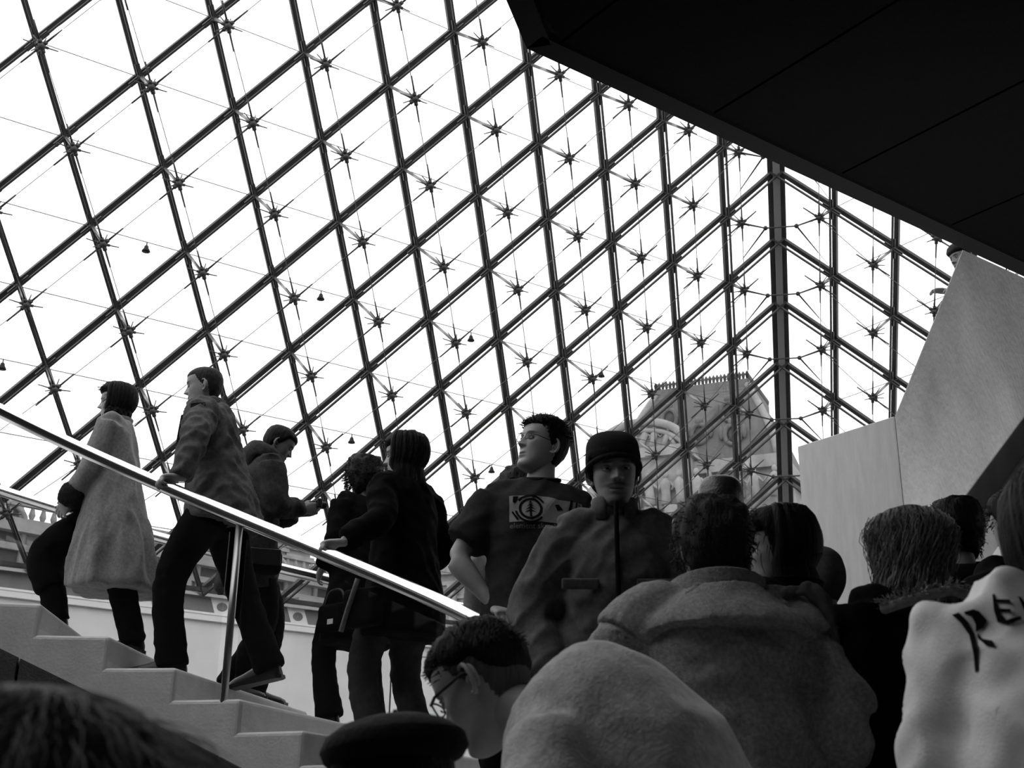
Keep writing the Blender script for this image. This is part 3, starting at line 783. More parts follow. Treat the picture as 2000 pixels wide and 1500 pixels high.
        mb.tube(bez(rim, 2), .0046, 7); mb.ball(o + E @ V((sx * .004, -.006, .0)), .006, .015, .026, M=E, nu=12, nv=8); mb.ball(o + E @ V((sx * .006, .003, -.027)), .005, .007, .009, M=E, nu=10, nv=6)
        mb.ball(o + E @ V((sx * .008, .006, -.004)), .004, .004, .008, M=E, nu=8, nv=6)
        m_ = mb.mesh('ear'); a = np_verts(m_); out.append((m_, np.full(len(a), .95)))
    return join(out, 'head')

def hair_shell(th, zfront=.188, zside=.115, zback=.035, amp=.004, sc=60, seed=0, lift=0.0, side_front=.62):
    """cap of hair over the skull; th thickness, lower limits in front, beside and behind"""
    P, A = head_grid(0.0); Z = P[..., 2]; ca = np.cos(A)
    lim = np.where(ca > .45, zfront, np.where(ca > -.25, zside + (zfront - zside) * np.clip((ca + .05) / .5, 0, 1) ** 2, zback + (zside - zback) * np.clip((ca + 1) / .75, 0, 1) ** 3))
    k = np.clip((Z - lim) / .018, -1, 1); T = np.where(k > 0, th * np.clip(k, 0, 1) ** .5, -0.006) + lift * np.clip((Z - .19) / .04, 0, 1)
    nz = np.array([[noise.noise((p[0] * sc + seed * 3.7, p[1] * sc, p[2] * sc * .45)) for p in row] for row in P])
    T = np.where(k > 0, T + amp * nz, T)
    Q, _ = head_grid(T); n = NAH; N = NZH
    vs = Q.reshape(-1, 3).tolist(); kk = k.ravel(); fs = []
    for i in range(N - 1):
        for j in range(n):
            q = (i * n + j, i * n + (j + 1) % n, (i + 1) * n + (j + 1) % n, (i + 1) * n + j)
            if max(kk[v] for v in q) > 0: fs.append(q)
    vs.append((0, -.005, .2345 + th + lift)); c1 = len(vs) - 1; fs += [(c1, (N - 1) * n + j, (N - 1) * n + (j + 1) % n) for j in range(n)]
    mb = MB(); mb.add(vs, fs, True); return mb
def strands(mb, num, seed, th, zmin=.12, length=.05, droop=.5, rad=.0012, out=1.0, curl=0.0, front=.6):
    """loose locks: thin tapered tubes rooted on the skull"""
    rnd = random.Random(seed); P, A = head_grid(th * .6)
    done = 0
    while done < num:
        i = rnd.randrange(10, NZH); j = rnd.randrange(NAH); p = V(P[i, j])
        if p.z < zmin or (math.cos(A[i, j]) > front and p.z < .19): continue
        done += 1
        n_ = V((p.x, p.y + .005, (p.z - .13) * 1.1)).normalized(); dn = V((0, 0, -1)); sd_ = n_.cross(dn)
        sd_ = sd_.normalized() if sd_.length > 1e-3 else V((1, 0, 0)); tan = (dn - n_ * dn.dot(n_)); tan = tan.normalized() if tan.length > 1e-3 else V((0, -1, 0))
        ph = rnd.uniform(0, 6.28); L_ = length * rnd.uniform(.5, 1.25); pts = []
        s1, s2 = rnd.uniform(-.5, .5), rnd.uniform(.4, 1)
        for k in range(6):
            t = k / 5; pts.append(p + n_ * (L_ * out * (t - droop * t * t) * s2) + tan * (L_ * droop * t * 1.2) + sd_ * (L_ * .4 * s1 * t + curl * math.sin(ph + t * 9)) + n_ * (curl * math.cos(ph + t * 9)))
        mb.tube(pts, [rad * 1.2, rad * 1.2, rad, rad, rad * .8, rad * .4], 3, cap=False)
    return mb
def hanging_hair(mb, z_end, spread, num=26, seed=0, front_a=.75, th=.022, wave=.006, back=0.03, layers=2, rad=.016):
    """long hair: overlapping locks falling from the crown down to z_end"""
    rnd = random.Random(seed)
    for ly in range(layers):
        for k in range(num):
            a = front_a + (2 * math.pi - 2 * front_a) * (k + rnd.uniform(-.35, .35) + .5 * ly) / num
            pts = []; zz = [.232, .215, .18, .14, .10, .06]
            o_ = th * (.6 + .25 * ly) + rnd.uniform(0, .006); ph = rnd.uniform(0, 6.28); ze = z_end + rnd.uniform(-.03, .04)
            for z in zz:
                f_, b_, w_ = (np.interp(z, _zs, q) for q in (_f, _b, _w)); cy = (f_ + b_) / 2
                kx = .35 if z > .225 else 1
                pts.append(V(((w_ + o_) * math.sin(a) * kx, cy + ((f_ - b_) / 2 + o_) * math.cos(a) * kx, z + o_ * (1 if z > .2 else .3))))
            last = pts[-1]; nn_ = 6
            for i in range(1, nn_ + 1):
                t = i / nn_; r_ = 1 + spread * t
                pts.append(V((last.x * r_ + wave * math.sin(ph + t * 7), min(last.y, .03) * (1 + .1 * t) - back * t + wave * math.cos(ph + t * 6), last.z + (ze - last.z) * t)))
            pts = bez(pts, 2); n = len(pts)
            mb.tube(pts, [rad * (.7 + .5 * math.sin(math.pi * min(1, i / n * 1.15))) * (1 if i < n - 3 else .55) for i in range(n)], 7)
    return mb

# ---- hand: wrist at origin, fingers along +X, back of hand +Z, thumb towards +Y
HANDS = {}
def hand_mesh(kind):
    if kind in HANDS: return HANDS[kind]
    curl = {'relaxed': (18, 28, 20), 'grip': (42, 62, 40), 'hold': (35, 60, 35), 'claw': (12, 50, 45)}[kind]
    mb = MB()
    mb.rings([ell(V((x, y, z)), V((0, 1, 0)), V((0, 0, 1)), a, b_, 14) for x, y, z, a, b_ in ((-.03, 0, 0, .027, .021), (.0, 0, 0, .028, .020), (.03, .001, 0, .036, .019), (.06, .0, .001, .041, .017), (.088, -.001, .0, .040, .014), (.097, -.001, -.002, .036, .010))])
    for i, (y, L_, r_) in enumerate(((.030, .074, .0088), (.010, .083, .0092), (-.011, .077, .0088), (-.030, .060, .0078))):
        p = V((.082 - (.004 if i in (0, 3) else 0), y, .001)); pts = [p]; a = 0
        for k, fr_ in enumerate((.44, .31, .25)):
            a += curl[k] * (1 + .08 * i * (1 if kind != 'claw' else -1.2)); yaw_ = (y / .03) * (6 if kind != 'grip' else 2)
            dr = V((math.cos(math.radians(a)) * math.cos(math.radians(yaw_)), math.sin(math.radians(yaw_)) * .8, -math.sin(math.radians(a))))
            p = p + dr * (L_ * (fr_ + (.12 if k == 0 else 0))); pts.append(p)
        mb.tube(bez(pts, 3), [r_ * 1.08] * 3 + [r_] * 4 + [r_ * .9, r_ * .86, r_ * .62], 9)
    tp = {'grip': [(.012, .022, -.006), (.036, .040, -.022), (.060, .044, -.040), (.080, .036, -.052)], 'hold': [(.012, .022, -.006), (.040, .042, -.02), (.066, .046, -.03), (.09, .040, -.032)],
          'relaxed': [(.012, .022, -.004), (.038, .044, -.012), (.062, .056, -.02), (.082, .06, -.026)], 'claw': [(.012, .022, -.004), (.035, .046, -.014), (.058, .058, -.034), (.07, .058, -.056)]}[kind]
    mb.tube(bez(tp, 3), [.0165, .016, .0145, .013, .0118, .011, .0108, .0105, .010, .007], 9)
    me = remesh(mb, .0042, 2, 'hand'); HANDS[kind] = me; return me
def placed(me, M4):
    c = me.copy(); c.transform(M4); return c

def ik(a, b_, l1, l2, pole):
    d = b_ - a; L_ = d.length; mx = (l1 + l2) * .999
    if L_ > mx: b_ = a + d * (mx / L_); d = b_ - a; L_ = mx
    x = (l1 * l1 - l2 * l2 + L_ * L_) / (2 * L_); h = math.sqrt(max(0, l1 * l1 - x * x)); dn = d / L_
    pl = pole - dn * pole.dot(dn); pl = pl.normalized() if pl.length > 1e-5 else dn.orthogonal().normalized()
    return a + dn * x + pl * h, b_

SKIN = {}
def skin_mat(v):
    k = 'skin_%03d' % int(v * 1000)
    return mat(k, v, 0.5, 0, 0.10, 25.0, 0.08, 220.0, attr=True, spec=0.35)
def cloth(name, v, **kw):
    d = dict(rough=.9, noise_amt=.22, noise_scale=55.0, bump=.12, bump_scale=260.0, spec=.06); d.update(kw); return mat(name, v, **d)
def hairm(name, v): return mat(name, v, .6, 0, .35, 30.0, .5, 160.0, stretch=(1, 1, .15), spec=.16)

class Person:
    def __init__(s, label, top, yaw, pose=None, head=None, skin=.33, sz=None, root_z=None, group=None, width=1.0):
        """top: (px, py, depth) of the crown; pose in metres for a 1.75 m figure"""
        p = dict(lean=0, roll=0, twist=0, hunch=0, pel=(0, 0, .95), feet=((-.11, 0, 8), (.11, 0, -8)), head=(0, 0, 0), shrug=0, wrist=(None, None), elbow=(None, None), hand=('relaxed', 'relaxed'), dorsal=(None, None), distal=(None, None), hair_up=.012)
        p.update(pose or {}); s.p = p; s.w = width
        T0 = rz(p['twist']) @ ry(p['roll']) @ rx(-p['lean']); T1 = T0 @ rx(-p['hunch']); s.T0, s.T1 = T0, T1
        pel = V(p['pel']); s.pel = pel
        s.mid = pel + T0 @ V((0, 0, .22)); s.chest = s.mid + (T0 @ rx(-p['hunch'] * .5)) @ V((0, 0, .14)); s.neck = s.chest + T1 @ V((0, -.012, .18))
        nk = (T1 @ V((0, .10, 1))).normalized() * .3 + V((0, 0, .7)); s.piv = s.neck + (V(p['neck']) if p.get('neck') else nk.normalized() * .075)
        hy, hp, hr = p['head']; s.Hm = rz(hy) @ rx(-hp) @ ry(hr); s.hp = V((0, -.012, .062))
        s.crown = s.piv + s.Hm @ (V((0, -.01, .235 + p['hair_up'])) - s.hp)
        tp = at(*top); R_ = rz(yaw); sc = 1.0; root = V((tp.x, tp.y, 0))
        for _ in range(6):
            q = R_ @ (s.crown * sc); root = V((tp.x - q.x, tp.y - q.y, 0)); z = tread_z(root.x, root.y) if root_z is None else root_z
            root.z = z; sc = (tp.z - z) / s.crown.z
            if sz: sc = sz
        s.sc = sc; s.R = R_; s.root = root; s.label = label
        s.o = tag(empty('person', root), label, 'person', group); s.o.rotation_euler = (0, 0, math.radians(yaw)); s.o.scale = (sc, sc, sc)
        s.hopt = head or {}; s.skin = skin
        s.build_joints(root_z)
    def loc(s, wpt): return s.R.transposed() @ ((V(wpt) - s.root) / s.sc)
    def wld(s, l): return s.root + s.R @ (V(l) * s.sc)
    def build_joints(s, root_z):
        p = s.p; T1 = s.T1; w_ = s.w
        s.sh = [s.chest + T1 @ V((sx * .185 * w_, -.01, .125 + p['shrug'])) for sx in (-1, 1)]
        s.el = []; s.wr = []
        for i, sx in enumerate((-1, 1)):
            t = p['wrist'][i]
            if callable(t): t = t(s)
            if t is None: t = s.sh[i] + s.T0 @ V((sx * .07, .05, -.53))
            pole = p['elbow'][i]; pole = pole(s) if callable(pole) else V(pole) if pole else V((sx * .5, -1, -.1))
            e, w2 = ik(s.sh[i], V(t), .29, .26, pole); s.el.append(e); s.wr.append(w2)
        s.hip = []; s.kn = []; s.an = []; s.ft = []
        for i, sx in enumerate((-1, 1)):
            x, y, a = p['feet'][i][:3]; lift = p['feet'][i][3] if len(p['feet'][i]) > 3 else 0
            wp = s.wld((x, y, 0)); z = ((tread_z(wp.x, wp.y) if root_z is None else root_z) - s.root.z) / s.sc
            f_ = V((x, y, z + lift)); an = f_ + V((0, 0, .085)); h_ = s.pel + V((sx * .088 * w_, 0, -.03))
            k, an2 = ik(h_, an, .455, .43, V((sx * .12, 1, .1))); s.hip.append(h_); s.kn.append(k); s.an.append(an2)
            s.ft.append((an2 - V((0, 0, .085)), a, (p['feet'][i][4] if len(p['feet'][i]) > 4 else 0)))
    def hpt(s, v): return s.piv + s.Hm @ (V(v) - s.hp)
    def hM(s): return Matrix.Translation(s.piv) @ s.Hm.to_4x4() @ Matrix.Translation(-s.hp)
    def head_obj(s, name, mb, material, parent=None, fix=False):
        me = mb.mesh(name, fix) if isinstance(mb, MB) else mb
        me.transform(s.hM()); return link(name, me, material, parent or s.o)
    def body(s, voxel=.018, arm=1.0):
        mb = MB(); T0, T1 = s.T0, s.T1; X = V((1, 0, 0)); Y = V((0, 1, 0))
        def ring(c, T, a, b_): return ell(c, T @ X, T @ Y, a * s.w, b_, 18)
        mb.rings([ring(s.pel + V((0, 0, -.10)), T0, .13, .10), ring(s.pel, T0, .155, .115), ring(s.mid - T0 @ V((0, 0, .06)), T0, .135, .095), ring(s.mid + T0 @ V((0, .01, .06)), T0, .15, .105), ring(s.chest, T1, .165, .11), ring(s.chest + T1 @ V((0, -.01, .07)), T1, .15, .09), ring(s.neck - T1 @ V((0, 0, .05)), T1, .09, .065), ring(s.neck, T1, .055, .055)])
        hb = s.hpt((0, -.022, .05))
        mb.tube([s.neck - T1 @ V((0, 0, .06)), s.neck.lerp(hb, .5), hb, s.hpt((0, -.02, .09))], [.068, .056, .055, .052], 14)
        for i in (0, 1):
            mb.tube(bez([s.neck - T1 @ V((0, 0, .075)), s.sh[i] - T1 @ V((0, 0, .022)), s.sh[i].lerp(s.el[i], .35), s.el[i]], 3), [.04, .042, .043, .045, .045, .045, .045, .043, .042, .040], 12)
            mb.tube(bez([s.el[i], s.el[i].lerp(s.wr[i], .3), s.wr[i]], 4), [.041 * arm, .043 * arm, .044 * arm, .043 * arm, .041 * arm, .036 * arm, .032, .028, .026], 12)
            mb.tube(bez([s.hip[i], s.kn[i], s.an[i]], 4), [.085, .082, .074, .062, .055, .055, .05, .042, .036], 12)
            fa = rz(s.ft[i][1]); mb.tube([s.an[i], s.ft[i][0] + fa @ V((0, .02, .05)), s.ft[i][0] + fa @ V((0, .13, .035))], [.036, .038, .025], 10)
        core = remesh(mb, voxel, 3, 'core')
        parts = [(core, 1.0)]
        h = head_mesh(s.hopt); tn = np.empty(len(h.vertices), dtype=np.float32); h.attributes['tone'].data.foreach_get('value', tn); h.transform(s.hM()); parts.append((h, tn))
        for i, sx in enumerate((-1, 1)):
            kd = s.p['hand'][i]
            if kd is None: continue
            d = V(s.p['distal'][i]) if s.p['distal'][i] else (s.wr[i] - s.el[i]); d.normalize()
            up_ = V(s.p['dorsal'][i]) if s.p['dorsal'][i] else V((sx, .2, .1)); up_ = up_ - d * up_.dot(d); up_.normalize()
            y = up_.cross(d)  # thumb side
            want = s.p.get('thumb', (None, None))[i]
            th = V(want) if want else V((0, 1, .2))
            fl = 1 if y.dot(th) >= 0 else -1
            M_ = Matrix((d, y * fl, up_)).transposed().to_4x4(); M_.translation = s.wr[i]
            parts.append((placed(hand_mesh(kd), M_), .97))
        me = join(parts, 'body')
        bm = bmesh.new(); bm.from_mesh(me); bmesh.ops.recalc_face_normals(bm, faces=bm.faces); bm.to_mesh(me); bm.free()
        s.body_o = link('body', me, skin_mat(s.skin), s.o); return s
    # ---- clothing
    def torso_rings(s, prof, fold=None, n=24):
        """prof: list of (t, a, b, dy); t<0 metres below the pelvis, 0..1 up the spine, >1 up the neck"""
        X = V((1, 0, 0)); Y = V((0, 1, 0)); out = []
        legs = ((s.an[0] + s.an[1]) / 2); legd = (legs - s.pel); legd = legd / max(.3, -legd.z) if legd.z < -.2 else V((0, 0, -1)); legd = legd * .7 + V((0, 0, -.3)); legd += V(s.p.get('hang', (0, 0, 0)))
        for t, a, b_, dy in prof:
            if t < 0: c = s.pel + legd * (-t) * V((1, 1, 1)).x; T = rz(s.p['twist'])
            elif t <= .4: c = s.pel.lerp(s.mid, t / .4); T = s.T0
            elif t <= .7: c = s.mid.lerp(s.chest, (t - .4) / .3); T = s.T0 @ rx(-s.p['hunch'] * .5)
            else: c = s.chest + (s.neck - s.chest) * ((t - .7) / .3); T = s.T1
            out.append(ell(c + T @ V((0, dy, 0)), T @ X, T @ Y, a * s.w, b_, n, 2.3, (lambda q, t=t: fold(q, t)) if fold else None))
        return out
    JACKET = ((-.16, .205, .150, 0), (-.05, .198, .148, 0), (.12, .185, .135, 0), (.35, .178, .130, .005), (.6, .195, .138, .01), (.8, .200, .130, .0), (.92, .150, .105, -.012), (1.0, .085, .08, -.012))
    def jacket(s, name, material, prof=None, sleeve=(.082, .074, .066, .058, .054, .05), to=1.0, voxel=.014, wr=.006, wsc=9, fold=None, seed=1, label=None, shoulder=.072, smooth=5, extra=None, wst=(1.1, 1.1, .8), slant=.6):
        mb = MB(); mb.rings(s.torso_rings(prof or s.JACKET, fold))
        for i in (0, 1):
            mb.tube(bez([s.neck - s.T1 @ V((0, 0, .045)), s.sh[i].lerp(s.neck, .3), s.sh[i]], 3), [shoulder * .9] * 3 + [shoulder] * 3 + [shoulder * 1.05], 14)
            pts = bez([s.sh[i], s.sh[i].lerp(s.el[i], .5), s.el[i], s.el[i].lerp(s.wr[i], .5), s.wr[i]], 4)
            k = max(3, int(round(len(pts) * to))); pts = pts[:k]
            rr = [np.interp(j / 16, np.linspace(0, 1, len(sleeve)), sleeve) for j in range(len(pts))]
            mb.tube(pts, rr, 14)
        if extra: extra(mb)
        me = remesh(mb, voxel, smooth, name)
        if wr: wrinkle(me, wr * 1.4, wsc, seed, wst, slant=slant)
        o = link(name, me, material, s.o)
        if label: o['label'] = label
        return o
    def trousers(s, material, name='trousers', rad=(.105, .10, .088, .074, .070, .066, .066, .068, .07), voxel=.015, wr=.005, seed=2, hem=.03):
        mb = MB(); X = V((1, 0, 0)); Y = V((0, 1, 0))
        mb.rings([ell(s.pel + V((0, 0, z)), X, Y, a * s.w, b_, 18) for z, a, b_ in ((-.10, .10, .09), (-.05, .165, .125), (.02, .168, .128), (.10, .158, .12))])
        for i in (0, 1):
            mb.tube(bez([s.hip[i], s.kn[i], s.an[i] + (s.kn[i] - s.an[i]).normalized() * -hem], 4), list(rad), 14)
        me = remesh(mb, voxel, 4, name); wrinkle(me, wr, 10, seed, (1, 1, 1.6)); return link(name, me, material, s.o)
    def shoes(s, material, name='shoe', big=1.0):
        for i in (0, 1):
            f_, a, pitch = s.ft[i]; M_ = rz(a) @ rx(pitch)
            mb = MB()
            mb.rings([[f_ + M_ @ (V((w_ * math.cos(t), y, h_ * max(0, math.sin(t)) ** .8 if math.sin(t) > 0 else 0)) * big) for t in [2 * math.pi * j / 16 for j in range(16)]] for y, w_, h_ in ((-.075, .02, .05), (-.065, .034, .085), (-.03, .04, .115), (.02, .040, .118), (.06, .042, .085), (.12, .048, .062), (.17, .045, .05), (.205, .030, .036), (.215, .012, .02))])
            mb.rings([[f_ + M_ @ (V((w_ * math.cos(t), y, .001 + .016 * (math.sin(t) > 0))) * big) for t in [2 * math.pi * j / 12 for j in range(12)]] for y, w_ in ((-.085, .022), (-.06, .042), (.02, .043), (.12, .053), (.19, .046), (.225, .018))], smooth=False)
            mb.build(name, material, s.o)
    def collar(s, material, r0=.072, r1=.078, h=.07, gap=0.25, name='collar', lean=.02, th=.009, back=.0):
        """standing collar around the neck, open in front by gap"""
        n = 26; ri = []
        ax_ = (s.piv - s.neck).normalized(); fwd = s.T1 @ V((0, 1, 0)); fwd = (fwd - ax_ * fwd.dot(ax_)).normalized(); sd_ = fwd.cross(ax_)
        c = s.neck - ax_ * .03 + fwd * .004
        mb = MB(); rings = []
        for k in range(n + 1):
            t = gap + (2 * math.pi - 2 * gap) * k / n; d = fwd * math.cos(t) + sd_ * math.sin(t); hb = h * (1 + back * (1 - math.cos(t)) / 2)
            rings.append([c + d * (r0 + .016), c + d * (r0 + .016 + th), c + ax_ * hb + d * (r1 + th) + d * lean, c + ax_ * (hb + .004) + d * (r1 + th * .5) + d * lean, c + ax_ * hb + d * r1 + d * lean])
        mb.rings(rings); return mb.build(name, material, s.o)
    def decal(s, target, polys, origin, ux, uy, ray_d, material, name, lift=.003):
        """flat print laid onto a garment: polys are 2D outlines projected along ray_d"""
        bvh = BVHTree.FromPolygons([v.co.copy() for v in target.data.vertices], [tuple(p.vertices) for p in target.data.polygons])
        bm = bmesh.new()
        for pl in polys:
            vs = [bm.verts.new((x, y, 0)) for x, y in pl]
            try: bm.faces.new(vs)
            except ValueError: pass
        bmesh.ops.triangulate(bm, faces=bm.faces)
        for _ in range(2):
            es = [e for e in bm.edges if e.calc_length() > .012]
            if es: bmesh.ops.subdivide_edges(bm, edges=es, cuts=1); bmesh.ops.triangulate(bm, faces=bm.faces)
        bad = []
        for v in bm.verts:
            q = origin + ux * v.co.x + uy * v.co.y; hit = bvh.ray_cast(q - ray_d * .4, ray_d, .9)
            if hit[0] is None: bad.append(v)
            else: v.co = hit[0] - ray_d * lift
        if bad: bmesh.ops.delete(bm, geom=bad, context='VERTS')
        me = bpy.data.meshes.new(name); bm.to_mesh(me); bm.free()
        return link(name, me, material, s.o)
# ------------------------------------------------------------------ the people on the stair
def px_of(v): d = v.dot(FWD); return 1000 + F_PX * v.dot(RIGHT) / d, 750 + F_PX * v.dot(DOWN) / d
def rail_at(px, dz=0.0):
    best = min((abs(px_of(hpos(ph, RI + .02, line_z(ph) + RAILH))[0] - px), ph) for ph in [1.0 - i * .004 for i in range(530)])
    ph = best[1]; return hpos(ph, RI + .02, line_z(ph) + RAILH + dz)
HAIR_BLACK = hairm('hair_black', .005); HAIR_DARK = hairm('hair_dark', .010); HAIR_BROWN = hairm('hair_brown', .11); HAIR_GREY = hairm('hair_grey', .10)
BLACK = cloth('black_wool', .005); BLACK2 = cloth('black_cotton', .007); CHAR = cloth('charcoal_cloth', .02)
DENIM = cloth('dark_denim', .04, noise_scale=30.0); LEATHER = mat('black_leather', .006, .4, 0, .2, 30, .2, 120, spec=.5)

# 1 --- woman in the long pale coat, climbing to the left
def coat_woman():
    P = Person('woman in a long pale grey coat with dark bobbed hair, climbing leftmost on the stair', (232, 752, 7.75), 97,
               dict(lean=5, hunch=4, pel=(0, 0.02, .985), feet=((-.10, -.22, 6), (.10, .30, -4)), head=(2, 2, 0), hair_up=.022, hang=(0, -.12, 0),
                    wrist=((-.10, .28, .98), (.05, .29, 1.0)), elbow=((-1, -.6, -.6), (1, -.6, -.6)), hand=('relaxed', 'relaxed')), dict(nose=1.1, brow=.7), skin=.36)
    P.body(); lg = cloth('pale_wool', .235, sheen=.3, noise_amt=.3)
    fold = lambda q, t: .0 if t > .3 else (.085 * math.sin(q * 7 + 1) + .06 * math.sin(q * 12 + t * 4)) * min(1, (.3 - t) * 1.6)
    prof = ((-.58, .285, .275, -.02), (-.56, .30, .29, -.02), (-.40, .275, .262, -.015), (-.22, .245, .232, -.01), (-.05, .215, .20, 0), (.15, .195, .17, 0), (.35, .185, .155, .0), (.6, .195, .15, .005), (.8, .195, .135, .0), (.92, .15, .11, -.01), (1.0, .10, .09, -.01))
    P.jacket('coat', lg, prof, sleeve=(.088, .082, .076, .072, .068, .066), voxel=.014, wr=.010, wsc=7, fold=fold, seed=3, to=.9, wst=(1.3, 1.3, .35), slant=.15)
    cuff = cloth('dark_cuff_fur', .03, bump=.8, bump_scale=120)
    for i in (0, 1):
        d = (P.wr[i] - P.el[i]).normalized(); mb = MB(); mb.tube(bez([P.wr[i] - d * .09, P.wr[i] - d * .02, P.wr[i] + d * .05], 3), [.06, .074, .078, .078, .074, .068, .055], 14); me = remesh(mb, .012, 2); wrinkle(me, .008, 40, 5); link('cuff', me, cuff, P.o)
    P.trousers(BLACK, rad=(.12, .12, .11, .10, .095, .09, .085, .082, .08)); P.shoes(LEATHER)
    # dark skirt panel blown forward over the leading leg
    mb = MB(); mb.tube(bez([P.hip[1] + V((0, .05, .0)), P.kn[1] + V((0, .04, .0)), P.kn[1].lerp(P.an[1], .6) + V((0, .03, 0))], 4), [.10, .105, .11, .11, .11, .108, .105, .105, .10], 14); me = remesh(mb, .015, 3); wrinkle(me, .008, 8, 4); link('skirt', me, BLACK, P.o)
    mb = hair_shell(.024, zfront=.185, zside=.10, zback=.0, amp=.006, sc=45, seed=2, lift=.006)
    hanging_hair(mb, .015, .22, 22, 3, front_a=1.25, th=.026, wave=.004, back=-.012, layers=2, rad=.017); strands(mb, 160, 4, .03, .03, .05, .5, .0016)
    P.head_obj('hair', mb, HAIR_BLACK)
    P.collar(lg, .075, .085, .05, .5)
coat_woman()

# 2 --- tall man with his hand on the rail
def tall_man():
    h = rail_at(318)
    P = Person('tall man in a grey jacket and black trousers striding up, left hand on the rail', (402, 720, 7.5), 92,
               dict(lean=9, hunch=10, pel=(0, .03, .955), feet=((-.10, .17, 8), (.10, -.36, -20, .01, -10)), head=(4, 6, 0), hang=(0, -.1, 0), hair_up=.004,
                    wrist=(lambda s: s.loc(h + V((.075, .02, .055))), None), elbow=((-1.0, -.5, .1), (.3, -1, 0)), hand=('grip', 'relaxed'), distal=(None, None), dorsal=((0, 0, 1), None), thumb=((1, 0, 0), None)),
               dict(nose=1.05, beard=.35), skin=.33)
    P.p['distal'] = (tuple(P.R.transposed() @ V((-.75, -.45, -.12))), None); P.p['dorsal'] = ((0, 0, 1), None)
    P.body(); jk = cloth('grey_parka', .105, noise_amt=.3)
    prof = ((-.14, .235, .205, -.02), (-.12, .24, .21, -.02), (-.03, .232, .20, -.02), (.08, .222, .185, -.012), (.3, .205, .16, -.005), (.6, .205, .15, .0), (.8, .205, .135, -.01), (.92, .165, .115, -.02), (1.0, .10, .09, -.02))
    jo = P.jacket('jacket', jk, prof, sleeve=(.094, .09, .082, .074, .066, .06), voxel=.0125, wr=.013, wsc=9, seed=6)
    P.collar(jk, .078, .09, .075, .35, lean=.01); 
    mb = MB(); c = P.chest + P.T1 @ V((-.11, .125, -.02)); mb.tube(bez([c + V((0, .02, .16)), c + V((0, .03, .0)), c + V((0, .03, -.2))], 4), .03, 8); mb.build('front_placket', BLACK2, P.o)
    mid_ = P.sh[0].lerp(P.el[0], .35); ad = (P.el[0] - P.sh[0]).normalized(); ou = V((-1, 0, 0)); ou = (ou - ad * ou.dot(ad)).normalized(); sd_ = ad.cross(ou)
    P.decal(jo, [[(-.04, -.012), (.04, -.012), (.04, .014), (-.04, .014)]], mid_, sd_, ad, -ou, BLACK2, 'arm_patch')
    P.trousers(BLACK, rad=(.12, .118, .108, .094, .088, .084, .082, .084, .088)); P.shoes(LEATHER, big=1.08)
    mb = hair_shell(.005, zfront=.180, zside=.118, zback=.045, amp=.0015, sc=120, seed=3); P.head_obj('hair', mb, hairm('hair_cropped', .03))
tall_man()

